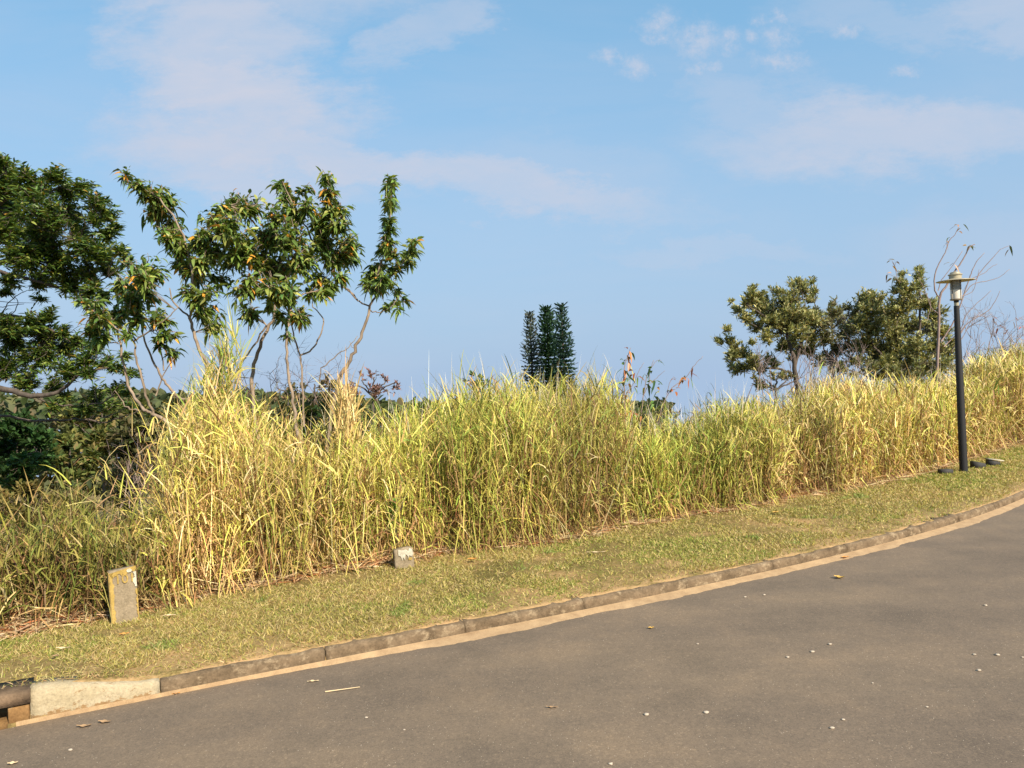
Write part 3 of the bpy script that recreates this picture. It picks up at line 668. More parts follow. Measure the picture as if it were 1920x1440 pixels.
# ---------------------------------------------------------------- trees
def grow(name, label, cat, basepx, dep, paths, blobs, leaf, cols, wts, nleaf, mleaf=M_leaf, mbark=M_bark, baseZ=None, group=None,
         mode='droop', per=9, dspread=1.0, twig_r=0.004, twigs=True, extra=None, rs=1.0, tr_=1.0):
    """paths: list of (points[(px,py,ddep)], r0, r1); blobs: (px,py,rpx[,ddep])"""
    b0 = P(*basepx, dep); gzz = float(GZ(b0[0], b0[1])) if baseZ is None else baseZ
    t = thing(name, (b0[0], b0[1], gzz), label, cat, group)
    T = Tubes(); allp = []
    for pts, r0, r1 in paths:
        pp = [P(a, b, dep + d) for a, b, d in pts]
        if pts is paths[0][0]:
            gb = float(GZ(pp[0][0], pp[0][1])) - 0.15
            if pp[0][2] > gb + 0.1: pp = [np.array([pp[0][0], pp[0][1], gb])] + pp
        sp = smoothpath(pp, 5, 0.006 * dep / 8); allp.append(sp); T.add(sp, r0 * tr_, r1 * tr_, 7 if r0 > 0.02 else 5)
    T.build('trunk', mbark, t)
    nodes = np.concatenate(allp)
    Lf = Leaves(); Tw = Tubes(); (L0, L1), (W0, W1) = leaf
    for bl in blobs:
        px, py, r = bl[:3]; dd = bl[3] if len(bl) > 3 else rng.normal(0, 0.25) * dep / 8 * dspread
        c = P(px, py, dep + dd); R = r * rs / F * dep
        ncl = max(1, int(round(nleaf * r * r / per)))
        u = nrm(rng.normal(size=(ncl, 3))); rad = R * rng.random(ncl) ** 0.42
        pts = c + u * rad[:, None] * np.array([1, 1.0 * dspread, 0.95])
        near = nodes[np.argmin(np.linalg.norm(nodes - c, axis=1))]
        hub = c * 0.6 + near * 0.4 if np.linalg.norm(near - c) < 3 * R + 0.3 else c
        for i in range(ncl):
            tip = pts[i]; d0 = tip - hub + np.array([0, 0, 0.3 * R]); d0 = d0 / (np.linalg.norm(d0) + 1e-6)
            if twigs and rng.random() < 0.5:
                src = near if (i == 0 or rng.random() < 0.12) else hub + rng.normal(0, R * 0.2, 3)
                midp = (src + tip) / 2 + np.array([0, 0, -0.12 * R]) + rng.normal(0, R * 0.1, 3)
                Tw.add([src, midp, tip], twig_r * 1.3, twig_r * 0.6, 3)
            k = max(3, int(rng.poisson(per)))
            a = rng.random(k) * 2 * np.pi
            rad_ = np.stack([np.cos(a), np.sin(a), np.zeros(k)], -1)
            along = rng.random(k)[:, None] ** 0.8 * min(L1 * (2.0 if mode == 'droop' else 1.5), np.linalg.norm(tip - hub) + 0.02)
            p = tip - d0 * along + rng.normal(0, L0 * 0.12, (k, 3))
            if mode == 'droop': D = rad_ * 0.75 + d0 * 0.35 + np.array([0, 0, 0.12]) + rng.normal(0, .38, (k, 3)); dr = rng.uniform(0.15, 0.95, k)
            elif mode == 'spray': D = rad_ * 0.9 + d0 * 0.5 + np.array([0, 0, 0.2]) + rng.normal(0, .2, (k, 3)); dr = rng.uniform(0.05, 0.45, k)
            else: D = rad_ * 0.6 + d0 * 0.6 + np.array([0, 0, 0.45]) + rng.normal(0, .35, (k, 3)); dr = rng.uniform(0.0, 0.3, k)
            cc = pal(k, cols, wts, 0.16) * rng.uniform(0.8, 1.2)
            Lf.add(p, D, rng.uniform(L0, L1, k), rng.uniform(W0, W1, k), dr, np.clip(cc, .004, .9))
    if extra: extra(Lf, Tw)
    if Lf.P: Lf.build('crown', mleaf, t)
    if Tw.n: Tw.build('twigs', mbark, t)
    return t

LGRN = [(0.125, 0.195, 0.040), (0.19, 0.260, 0.055), (0.070, 0.125, 0.030), (0.32, 0.34, 0.08), (0.62, 0.30, 0.05)]
LW = [4, 3, 2.5, 1.3, 0.30]
LEAF = ((0.07, 0.12), (0.025, 0.041))
# young tree, left
grow('young_tree', 'leafy young tree with many bent thin stems, left of the grass column', 'tree', (330, 830), 7.6,
     [([(350, 1010, -.1), (335, 900, -.05), (322, 805, 0), (287, 777, 0), (267, 765, 0), (245, 730, .1), (230, 677, .1), (222, 625, .1), (205, 592, .1), (182, 590, .1)], 0.035, 0.007),
      ([(287, 777, 0), (272, 732, -.1), (255, 672, -.1), (250, 640, -.1), (217, 615, -.15), (182, 590, -.2)], 0.018, 0.006),
      ([(250, 640, -.1), (270, 627, -.1), (305, 602, -.2), (335, 575, -.2)], 0.012, 0.006),
      ([(322, 805, 0), (357, 755, .1), (335, 745, .1), (312, 720, .1), (295, 692, .1), (275, 647, .15), (262, 600, .15), (250, 520, .2)], 0.022, 0.008),
      ([(292, 742, .1), (307, 700, .1), (327, 672, .1)], 0.010, 0.005), ([(307, 695, .1), (300, 652, .1), (292, 610, .1)], 0.010, 0.005),
      ([(262, 770, 0), (240, 765, 0), (215, 732, 0)], 0.014, 0.005),
      ([(222, 645, .1), (205, 642, .1), (185, 645, .1), (180, 670, .1)], 0.008, 0.004), ([(215, 620, .1), (190, 600, .1), (188, 575, .1)], 0.007, 0.004)],
     [(250, 505, 30), (225, 540, 26), (285, 505, 30), (275, 545, 30), (225, 585, 24), (255, 590, 24), (300, 590, 24), (180, 590, 22), (170, 620, 22), (185, 640, 16), (330, 655, 13), (300, 640, 14), (315, 630, 15), (250, 555, 26), (170, 565, 16), (240, 620, 14), (150, 560, 12), (208, 600, 14), (330, 630, 9)],
     LEAF, LGRN, [4, 3, 3, 1.5, 0.6], 0.27, per=5, rs=1.15, tr_=0.78)
# centre tree
CT = grow('young_tree', 'largest leafy young tree, multi-stemmed with orange flecked crown, rising from the grass', 'tree', (505, 800), 7.7,
     [([(520, 1010, -.4), (505, 860, -.2), (430, 760, 0), (397, 700, 0), (370, 642, 0), (357, 597, 0), (362, 560, 0), (356, 490, 0), (338, 430, 0), (300, 375, 0), (262, 350, 0), (235, 325, 0)], 0.032, 0.006),
      ([(357, 597, 0), (325, 567, .1), (318, 540, .1)], 0.014, 0.007), ([(357, 585, 0), (348, 545, .1), (347, 515, .1), (325, 480, .1)], 0.014, 0.007), ([(335, 515, .1), (355, 508, .05), (372, 498, 0), (385, 440, 0), (430, 385, 0)], 0.012, 0.006),
      ([(520, 1000, -.3), (480, 800, 0), (472, 712, .1), (487, 650, .1), (510, 600, .1), (520, 562, .1), (540, 520, .1), (580, 470, .1), (588, 455, .1), (618, 390, .1), (612, 330, .1)], 0.030, 0.006),
      ([(520, 562, .1), (507, 542, .15), (497, 532, .2), (480, 490, .3), (440, 440, .3)], 0.014, 0.007),
      ([(588, 455, .1), (570, 420, 0), (550, 385, 0), (530, 340, 0)], 0.014, 0.005),
      ([(500, 610, .1), (480, 640, .1), (455, 680, .1), (440, 720, .1)], 0.013, 0.010),
      ([(525, 970, -.7), (535, 900, -.65), (550, 860, -.6), (562, 832, -.6), (555, 805, -.5), (550, 755, -.4), (542, 705, -.3), (536, 650, -.2), (542, 600, -.1), (548, 560, 0), (545, 500, 0), (520, 440, 0)], 0.030, 0.008),
      ([(570, 800, .2), (566, 707, .2), (562, 667, .2), (550, 625, .1), (545, 590, .1)], 0.015, 0.009),
      ([(562, 667, .2), (585, 655, .2), (602, 625, .2), (605, 595, .2), (588, 575, .2), (585, 555, .2)], 0.013, 0.006),
      ([(552, 560, 0), (575, 550, 0), (600, 543, .1), (622, 517, .2), (625, 480, .2)], 0.010, 0.005),
      ([(640, 492, .3), (622, 505, .3), (625, 517, .3), (650, 542, .3), (670, 562, .25)], 0.010, 0.012)],
     [(370, 455, 22), (362, 500, 20), (420, 520, 18), (440, 545, 16), (350, 545, 16), (575, 350, 10), (236, 326, 11), (255, 345, 16), (285, 362, 26), (315, 372, 26), (300, 400, 30), (325, 430, 26), (335, 465, 26), (345, 495, 22), (310, 440, 22),
      (440, 378, 24), (415, 392, 18), (395, 405, 20), (480, 385, 26), (430, 425, 36), (385, 440, 20), (400, 465, 32), (450, 460, 36), (380, 490, 20), (430, 490, 24), (380, 520, 12),
      (528, 348, 17), (538, 368, 18), (550, 395, 24), (582, 380, 17), (512, 400, 20), (500, 440, 34), (545, 440, 34), (490, 480, 34), (530, 500, 36), (570, 480, 34),
      (612, 334, 15), (616, 356, 17), (620, 385, 22), (645, 395, 18), (600, 415, 28), (640, 420, 22), (652, 445, 17), (610, 450, 30), (620, 480, 28), (655, 465, 22), (670, 450, 14), (665, 485, 14),
      (500, 530, 26), (540, 535, 26), (460, 525, 18), (470, 545, 14), (590, 520, 20), (580, 545, 13), (620, 535, 16), (608, 550, 14), (395, 545, 18), (390, 585, 24), (372, 560, 18), (410, 610, 18), (460, 580, 18),
      (560, 585, 18), (525, 590, 14), (575, 600, 13), (510, 580, 12), (540, 630, 9), (638, 515, 12)],
     LEAF, LGRN, [4, 3, 2.2, 2.0, 0.5], 0.33, per=5, rs=1.22, tr_=0.76)
# slender right tree
grow('young_tree', 'slender young tree with one tall leafy spire, right of the orange flecked crown', 'tree', (635, 790), 8.0,
     [([(600, 1000, -.2), (618, 800, 0), (635, 715, 0), (652, 682, 0), (672, 642, 0), (687, 600, 0), (692, 577, 0), (705, 550, 0), (710, 500, 0), (722, 475, 0), (732, 400, 0), (732, 332, 0)], 0.032, 0.005),
      ([(705, 552, 0), (727, 522, .1), (750, 505, .1), (768, 465, .1), (775, 448, .1)], 0.014, 0.005),
      ([(692, 575, 0), (670, 562, -.05), (650, 542, -.1), (625, 517, -.1), (622, 505, -.1)], 0.011, 0.008),
      ([(695, 582, 0), (717, 585, .1), (740, 568, .1), (752, 552, .1)], 0.008, 0.004),
      ([(600, 720, .1), (605, 690, .1), (640, 660, .1), (655, 650, .1), (670, 630, .1)], 0.009, 0.004), ([(668, 648, 0), (662, 652, 0), (655, 640, 0)], 0.005, 0.003), ([(655, 680, 0), (648, 665, 0), (650, 650, 0)], 0.005, 0.003)],
     [(732, 335, 12), (733, 352, 15), (732, 372, 16), (730, 392, 15), (729, 412, 16), (728, 432, 17), (726, 450, 18), (724, 470, 16), (712, 490, 17), (700, 502, 18), (692, 518, 18), (718, 520, 20), (740, 500, 18),
      (776, 452, 12), (772, 468, 15), (758, 482, 17), (770, 495, 13), (745, 478, 14), (684, 535, 14), (705, 540, 17), (730, 528, 14), (748, 552, 12), (757, 562, 10), (738, 566, 11), (722, 575, 9), (752, 580, 7)],
     LEAF, LGRN, LW, 0.26, per=5, rs=1.08, tr_=0.8)

# big dark tree, left edge (trunk outside the frame)
DG = [(0.10, 0.165, 0.03), (0.17, 0.22, 0.04), (0.055, 0.105, 0.023), (0.25, 0.27, 0.06), (0.40, 0.24, 0.04)]
grow('broad_tree', 'large dark green broad tree with layered sprays reaching in at the left edge', 'tree', (-170, 900), 10.5,
     [([(-170, 1080, 0), (-160, 900, 0), (-150, 760, 0), (-130, 600, 0), (-90, 500, 0), (-40, 420, 0), (20, 360, 0)], 0.16, 0.03),
      ([(-150, 740, 0), (-80, 725, -.2), (0, 728, -.3), (60, 742, -.3), (110, 735, -.3), (150, 700, -.4), (200, 690, -.4)], 0.055, 0.012),
      ([(60, 742, -.3), (120, 762, -.3), (180, 757, -.4), (215, 742, -.4)], 0.014, 0.007), ([(-140, 650, 0), (-60, 590, 0), (0, 590, 0), (60, 600, 0), (130, 640, 0)], 0.045, 0.01),
      ([(-110, 540, 0), (-20, 500, 0), (60, 470, 0), (140, 450, 0), (200, 430, 0)], 0.045, 0.01), ([(-20, 500, 0), (80, 530, 0), (150, 545, 0), (200, 520, 0)], 0.025, 0.008),
      ([(-40, 420, 0), (40, 400, 0), (110, 350, 0)], 0.03, 0.008), ([(-120, 800, 0), (-20, 780, .1), (70, 790, .1), (140, 785, .1), (200, 790, .1), (260, 770, 0)], 0.022, 0.008),
      ([(0, 590, 0), (25, 560, 0), (50, 545, 0)], 0.008, 0.004), ([(10, 600, 0), (35, 570, 0), (20, 550, 0)], 0.007, 0.004), ([(-30, 560, 0), (0, 575, 0), (45, 570, 0)], 0.007, 0.004)],
     [(0, 290, 14), (10, 310, 24), (-10, 340, 40), (40, 322, 20), (108, 325, 22), (95, 345, 22), (50, 355, 32), (130, 360, 26), (165, 350, 18), (175, 372, 18), (15, 390, 40), (75, 395, 42), (130, 400, 34), (180, 400, 24), (205, 395, 18), (150, 430, 26), (195, 440, 20), (215, 425, 14), (195, 375, 12),
      (20, 440, 42), (80, 445, 42), (150, 465, 28), (190, 470, 26), (225, 470, 16), (40, 485, 40), (100, 495, 40), (160, 505, 30), (205, 500, 22), (130, 530, 30), (80, 525, 26), (170, 540, 22), (150, 560, 16), (20, 525, 22), (195, 560, 14), (180, 590, 12), (75, 560, 13), (240, 490, 14), (5, 545, 14),
      (10, 610, 30), (60, 605, 24), (90, 590, 18), (30, 640, 36), (80, 635, 32), (120, 620, 20), (20, 680, 34), (75, 670, 34), (125, 655, 26), (150, 640, 18), (130, 690, 26), (50, 710, 26), (110, 715, 22), (165, 665, 22), (180, 640, 14), (165, 700, 18), (200, 675, 16), (235, 665, 12), (220, 690, 16), (255, 700, 14), (180, 735, 20), (220, 730, 18), (250, 735, 14), (210, 755, 18), (160, 765, 20), (100, 760, 14), (130, 745, 14), (240, 760, 12)],
     ((0.075, 0.125), (0.020, 0.031)), DG, [3, 2, 4, 1.0, 0.12], 0.85, mbark=M_darkbark, mode='spray', per=10, twig_r=0.005, dspread=1.2, rs=1.12)

# vegetation behind, left
OL = [(0.13, 0.15, 0.04), (0.19, 0.19, 0.055), (0.08, 0.11, 0.03), (0.24, 0.19, 0.07)]
def blobtree(name, label, cat, px, py, rx, ry, dep, leaf, cols, wts, nleaf=0.02, cnt=14, mode='up', mb=M_darkbark, base=None, mleaf=M_matte, per=10, group=None):
    bl = []
    for i in range(cnt):
        a = rng.random() * 2 * math.pi; r = math.sqrt(rng.random()) * 0.72
        rr = min(rx, ry) * rng.uniform(0.28, 0.5)
        bl.append((px + math.cos(a) * r * rx, py + math.sin(a) * r * ry, rr, rng.normal(0, 0.4) * rx / F * dep))
    by = py + ry * 1.3
    paths = [([(px, by + ry * .5, 0), (px + rng.normal(0, 3), by, 0), (px, py + ry * .2, 0), (px + rng.normal(0, 4), py - ry * .5, 0)], dep * 0.0022, dep * 0.0009)]
    for s_ in (-1, 1, -.5, .6):
        paths.append(([(px, py + ry * .7, 0), (px + s_ * rx * .35, py + ry * .1, 0), (px + s_ * rx * .65, py - ry * .3, 0)], dep * 0.0012, dep * 0.0006))
    return grow(name, label, cat, (px, by), dep, paths, bl, leaf, cols, wts, nleaf, mleaf, mb, mode=mode, per=per, twig_r=dep * 0.0004, group=group)
blobtree('bushy_tree', 'olive green rounded tree behind the hanging dark sprays at left', 'tree', 195, 800, 110, 62, 24, ((0.18, 0.30), (0.09, 0.15)), OL, [3, 3, 2, 1], 0.14, 34)
blobtree('bushy_tree', 'dark green dense tree low at the left edge under the broad tree', 'tree', 30, 845, 75, 85, 16, ((0.14, 0.22), (0.06, 0.09)), [(0.035, 0.085, 0.022), (0.06, 0.12, 0.03), (0.025, 0.055, 0.015)], [3, 2, 2], 0.16, 34)
blobtree('bushy_tree', 'dull green tree between the dark low tree and the bent thin stems', 'tree', 130, 860, 70, 55, 20, ((0.16, 0.24), (0.07, 0.11)), OL, [3, 1, 3, 1], 0.14, 24)
blobtree('bushy_tree', 'brownish green tree directly behind the bent stems of the left young tree', 'tree', 262, 840, 70, 75, 22, ((0.18, 0.28), (0.08, 0.13)), [(0.11, 0.11, 0.045), (0.15, 0.12, 0.06), (0.07, 0.09, 0.03)], [3, 2, 2], 0.14, 28)
blobtree('bushy_tree', 'pale olive tree crown just above the left edge of the tall grass', 'tree', 395, 790, 75, 62, 26, ((0.2, 0.3), (0.09, 0.14)), OL, [2, 3, 1, 2], 0.13, 22)
blobtree('shrub', 'olive brown low shrub at the left edge behind the grass clump', 'shrub', 45, 950, 85, 60, 8.6, ((0.06, 0.10), (0.022, 0.034)), [(0.19, 0.15, 0.045), (0.15, 0.14, 0.04), (0.24, 0.17, 0.055)], [3, 3, 2], 0.2, 30)
blobtree('shrub', 'dry brown green thicket behind the left grass clump, right of the olive brown shrub', 'shrub', 130, 955, 80, 50, 9.0, ((0.06, 0.10), (0.018, 0.03)), [(0.20, 0.17, 0.07), (0.13, 0.15, 0.045), (0.26, 0.18, 0.09)], [3, 3, 2], 0.2, 30)
blobtree('shrub', 'green leafy weed bush on the ground at the left edge', 'shrub', 22, 1100, 70, 75, 6.3, ((0.05, 0.09), (0.018, 0.03)), [(0.09, 0.17, 0.04), (0.14, 0.22, 0.05), (0.22, 0.24, 0.08)], [3, 3, 2], 0.14, 24)
blobtree('shrub', 'brown tangled half-dead shrub behind the gap left of the tall grass', 'shrub', 235, 915, 60, 65, 9.5, ((0.06, 0.10), (0.012, 0.022)), [(0.22, 0.15, 0.09), (0.17, 0.16, 0.06), (0.10, 0.13, 0.04)], [3, 2, 2], 0.16, 24)
blobtree('shrub', 'dark green shrub behind the thin grass under the largest young tree', 'shrub', 590, 815, 110, 75, 9.6, ((0.07, 0.12), (0.025, 0.04)), [(0.05, 0.10, 0.03), (0.09, 0.13, 0.04), (0.16, 0.15, 0.06)], [3, 2, 1], 0.14, 36)
blobtree('shrub', 'small green leafy weed right beside the tall marker stone', 'shrub', 268, 1085, 26, 30, 5.55, ((0.04, 0.075), (0.014, 0.024)), [(0.14, 0.24, 0.05), (0.20, 0.30, 0.06), (0.10, 0.18, 0.04)], [3, 3, 2], 0.12, 10)
blobtree('shrub', 'green leafy weed between the marker stone and the left grass clump', 'shrub', 178, 1085, 26, 42, 5.6, ((0.04, 0.07), (0.014, 0.024)), [(0.12, 0.20, 0.05), (0.08, 0.15, 0.035)], [3, 2], 0.12, 10)
blobtree('shrub', 'bright green weed climbing in the grass above the short white-topped stone', 'shrub', 740, 955, 26, 45, 6.75, ((0.035, 0.065), (0.014, 0.022)), [(0.18, 0.32, 0.06), (0.13, 0.24, 0.05)], [3, 2], 0.10, 9)
blobtree('shrub', 'small dark green weed in the grass close to the lamp post', 'shrub', 1840, 795, 20, 32, 13.6, ((0.06, 0.10), (0.03, 0.045)), [(0.10, 0.20, 0.05), (0.07, 0.15, 0.04)], [3, 2], 0.2, 8)
blobtree('bushy_tree', 'brown green flat-topped tree on the skyline behind the centre stems', 'tree', 590, 738, 110, 36, 48, ((0.3, 0.5), (0.12, 0.2)), [(0.14, 0.13, 0.06), (0.18, 0.12, 0.07), (0.10, 0.12, 0.05)], [3, 2, 2], 0.13, 26)
blobtree('bare_tree', 'reddish brown thin-crowned tree on the skyline right of the slender stem', 'tree', 700, 722, 70, 30, 42, ((0.15, 0.26), (0.05, 0.09)), [(0.26, 0.14, 0.12), (0.32, 0.18, 0.14), (0.18, 0.11, 0.09)], [3, 2, 2], 0.22, 26, mb=M_darkbark)
blobtree('shrub', 'dark green bush top showing over the grass left of the pines', 'shrub', 890, 718, 34, 20, 12, ((0.07, 0.12), (0.03, 0.045)), [(0.06, 0.11, 0.03), (0.10, 0.15, 0.04)], [3, 2], 0.12, 8)
blobtree('bushy_tree', 'dark green distant tree line behind the orange leaved saplings', 'tree', 1235, 776, 60, 16, 34, ((0.2, 0.3), (0.1, 0.15)), [(0.06, 0.10, 0.03), (0.10, 0.12, 0.04)], [3, 2], 0.14, 14)

# far woodland, one mass
n = 34000; px = rng.uniform(-500, 1250, n); dp = rng.uniform(60, 120, n)
tp = 752 - 10 * vnoise(px / 60, px * 0, 71) - 6 * vnoise(px / 17, px * 0, 72) + sstep(560, 760, px) * 16
py = tp + rng.random(n) ** 1.4 * 180
pts = np.stack([P(a, b, c) for a, b, c in zip(px, py, dp)])
Lf = Leaves(); Lf.add(pts, rng.normal(size=(n, 3)) + np.array([0, 0, .4]), rng.uniform(.7, 1.3, n), rng.uniform(.4, .8, n), 0.2, pal(n, [(0.07, 0.09, 0.035), (0.11, 0.12, 0.05), (0.13, 0.11, 0.06), (0.05, 0.07, 0.03)], [3, 3, 1.5, 2]))
tag(Lf.build('far_woodland', M_matte), 'dim green far woodland along the valley behind the left trees', 'woodland', kind='stuff')

# right shrubs
SV = [(0.28, 0.28, 0.11), (0.38, 0.37, 0.17), (0.17, 0.19, 0.07), (0.48, 0.42, 0.20), (0.42, 0.28, 0.08)]
SW = [3.5, 3, 2.5, 1, 0.12]
SLEAF = ((0.075, 0.13), (0.022, 0.036))
grow('evergreen_shrub', 'grey green bushy tree leaning left, open at the bottom left', 'tree', (1497, 790), 17,
     [([(1500, 850, 0), (1497, 740, 0), (1492, 700, 0), (1485, 660, 0), (1470, 620, 0), (1440, 600, 0), (1400, 570, 0)], 0.07, 0.015), ([(1490, 690, 0), (1500, 650, 0), (1510, 600, 0), (1505, 550, 0)], 0.04, 0.01),
      ([(1485, 700, 0), (1450, 690, 0), (1400, 690, 0), (1370, 660, 0)], 0.03, 0.008), ([(1465, 625, 0), (1430, 620, 0), (1400, 600, 0)], 0.025, 0.008), ([(1520, 600, 0), (1530, 570, 0), (1524, 530, 0)], 0.015, 0.006)],
     [(1413, 540, 9), (1416, 555, 15), (1400, 566, 14), (1425, 570, 22), (1382, 585, 11), (1372, 565, 6), (1400, 595, 14), (1445, 585, 26), (1415, 612, 14), (1450, 605, 20), (1475, 560, 22), (1500, 540, 18), (1480, 530, 8), (1497, 528, 7), (1450, 545, 10), (1524, 528, 6), (1526, 545, 8), (1518, 560, 12),
      (1490, 590, 26), (1510, 600, 22), (1475, 610, 22), (1500, 625, 18), (1363, 617, 8), (1345, 636, 8), (1367, 635, 10), (1380, 648, 11), (1372, 668, 14), (1395, 660, 14), (1412, 676, 16), (1370, 688, 9), (1392, 690, 14), (1425, 690, 14), (1440, 672, 12), (1378, 700, 7), (1440, 635, 16), (1465, 650, 16), (1530, 600, 16), (1525, 630, 18), (1520, 660, 15), (1455, 680, 12), (1480, 645, 14), (1500, 655, 16), (1485, 670, 10), (1410, 642, 8)],
     SLEAF, SV, SW, 2.3, M_matte, M_darkbark, mode='up', per=11, rs=1.26)
grow('evergreen_shrub', 'thin pale grey green shrub between the leaning tree and the dense tree', 'shrub', (1560, 790), 17.6,
     [([(1560, 850, 0), (1562, 730, 0), (1560, 650, 0), (1562, 580, 0)], 0.04, 0.01), ([(1561, 690, 0), (1585, 640, 0), (1592, 580, 0)], 0.02, 0.006), ([(1561, 690, 0), (1540, 640, 0), (1535, 610, 0)], 0.02, 0.006)],
     [(1530, 590, 12), (1605, 590, 16), (1600, 620, 18), (1610, 650, 18), (1605, 675, 16), (1575, 690, 14), (1535, 680, 14), (1562, 565, 9), (1560, 585, 15), (1585, 575, 11), (1575, 600, 18), (1545, 605, 16), (1555, 630, 18), (1585, 625, 16), (1540, 640, 12), (1570, 655, 16), (1545, 665, 10), (1590, 650, 14), (1560, 680, 12)],
     SLEAF, [(0.22, 0.22, 0.12), (0.17, 0.18, 0.09), (0.28, 0.25, 0.15)], [3, 3, 2], 1.8, M_matte, M_twig, mode='up', per=10, rs=1.3)
grow('evergreen_shrub', 'dense grey green tree directly behind and left of the lamp post', 'tree', (1690, 790), 17.2,
     [([(1690, 850, 0), (1690, 740, 0), (1688, 680, 0), (1680, 600, 0), (1690, 540, 0)], 0.07, 0.015), ([(1690, 700, 0), (1720, 640, 0), (1725, 560, 0), (1722, 510, 0)], 0.04, 0.01), ([(1689, 700, 0), (1640, 650, 0), (1620, 590, 0)], 0.04, 0.01), ([(1690, 710, 0), (1740, 670, 0), (1770, 630, 0)], 0.03, 0.01), ([(1689, 720, 0), (1660, 700, 0), (1630, 690, 0)], 0.02, 0.008)],
     [(1722, 503, 8), (1722, 518, 12), (1725, 535, 13), (1700, 545, 16), (1690, 515, 9), (1688, 530, 12), (1675, 545, 9), (1625, 552, 14), (1612, 565, 14), (1645, 560, 16), (1630, 580, 22), (1660, 590, 24), (1690, 575, 24), (1720, 565, 20), (1745, 572, 17), (1760, 590, 16), (1610, 605, 16), (1635, 615, 24), (1670, 620, 26), (1705, 610, 26), (1740, 610, 22), (1768, 618, 18), (1785, 640, 12), (1620, 645, 22),
      (1650, 655, 24), (1685, 655, 26), (1720, 650, 26), (1755, 650, 22), (1780, 665, 16), (1635, 680, 18), (1665, 685, 22), (1700, 690, 24), (1735, 685, 22), (1765, 685, 20), (1790, 690, 10), (1680, 705, 12), (1720, 710, 12), (1755, 708, 12)],
     SLEAF, SV, SW, 2.0, M_matte, M_darkbark, mode='up', per=11, rs=1.24)

blobtree('shrub', 'low olive bushes filling under the leaning grey green tree', 'shrub', 1455, 715, 75, 24, 16.4, ((0.07, 0.12), (0.022, 0.035)), [(0.22, 0.21, 0.09), (0.15, 0.16, 0.06), (0.30, 0.26, 0.13)], [3, 3, 2], 0.5, 16)
blobtree('shrub', 'low olive bushes filling under the dense grey green tree', 'shrub', 1645, 692, 130, 30, 16.2, ((0.07, 0.12), (0.022, 0.035)), [(0.22, 0.22, 0.09), (0.14, 0.16, 0.06), (0.28, 0.26, 0.12)], [3, 3, 2], 0.7, 26)
# bare tree behind the lamp
def twigfan(root_px, ang, length, dep, T, r, depth=0, spread=0.5, bend=0.0):
    """recursive bare branching, angle in degrees from straight up (right positive), length in photo px"""
    x, y, d = root_px; pts = [(x, y, d)]; a = math.radians(ang); seg = length / 4
    for i in range(4):
        a += rng.normal(0, 0.10) + bend
        x += math.sin(a) * seg; y -= math.cos(a) * seg; d += rng.normal(0, 0.10); pts.append((x, y, d))
    T.add(smoothpath([P(p[0], p[1], dep + p[2]) for p in pts], 2), r, r * 0.45, 4)
    if depth <= 0: return
    for k in range(rng.integers(2, 4)):
        i = rng.integers(1, 5); s_ = rng.choice([-1, 1])
        twigfan(pts[i], math.degrees(a) + s_ * rng.uniform(15, 48) * spread * 2, length * rng.uniform(0.45, 0.75), dep, T, r * 0.62, depth - 1, spread, bend)
def bare(name, label, cat, base, dep, paths, fans, tufts=(), tuftcols=None, leaf=((0.09, 0.14), (0.03, 0.045)), tn=5, mb=M_twig, group=None, tk=1.0):
    b0 = P(*base, dep); t = thing(name, (b0[0], b0[1], float(GZ(b0[0], b0[1]))), label, cat, group)
    T = Tubes()
    for pts, r0, r1 in paths:
        T.add(smoothpath([P(a, b, dep + d) for a, b, d in pts], 4, 0.003), r0, r1, 5)
    for f in fans: twigfan(*f[:3], dep, T, *f[3:])
    T.build('trunk', mb, t)
    if len(tufts):
        Lf = Leaves()
        for (px, py, k) in tufts:
            k = max(1, int(k * tk + 0.5))
            c = P(px, py, dep); p = c + rng.normal(0, 0.02 * dep / 8, (k, 3)); D = rng.normal(0, 1, (k, 3)) + np.array([0, 0, -.1])
            Lf.add(p, D, rng.uniform(*leaf[0], k), rng.uniform(*leaf[1], k), rng.uniform(.3, 1, k), pal(k, tuftcols[0], tuftcols[1]))
        Lf.build('leaves', M_leaf, t)
    return t
ORG = ([(0.42, 0.16, 0.05), (0.36, 0.11, 0.05), (0.42, 0.28, 0.07), (0.14, 0.24, 0.05), (0.06, 0.13, 0.04)], [3, 2, 1.5, 2, 1.5])
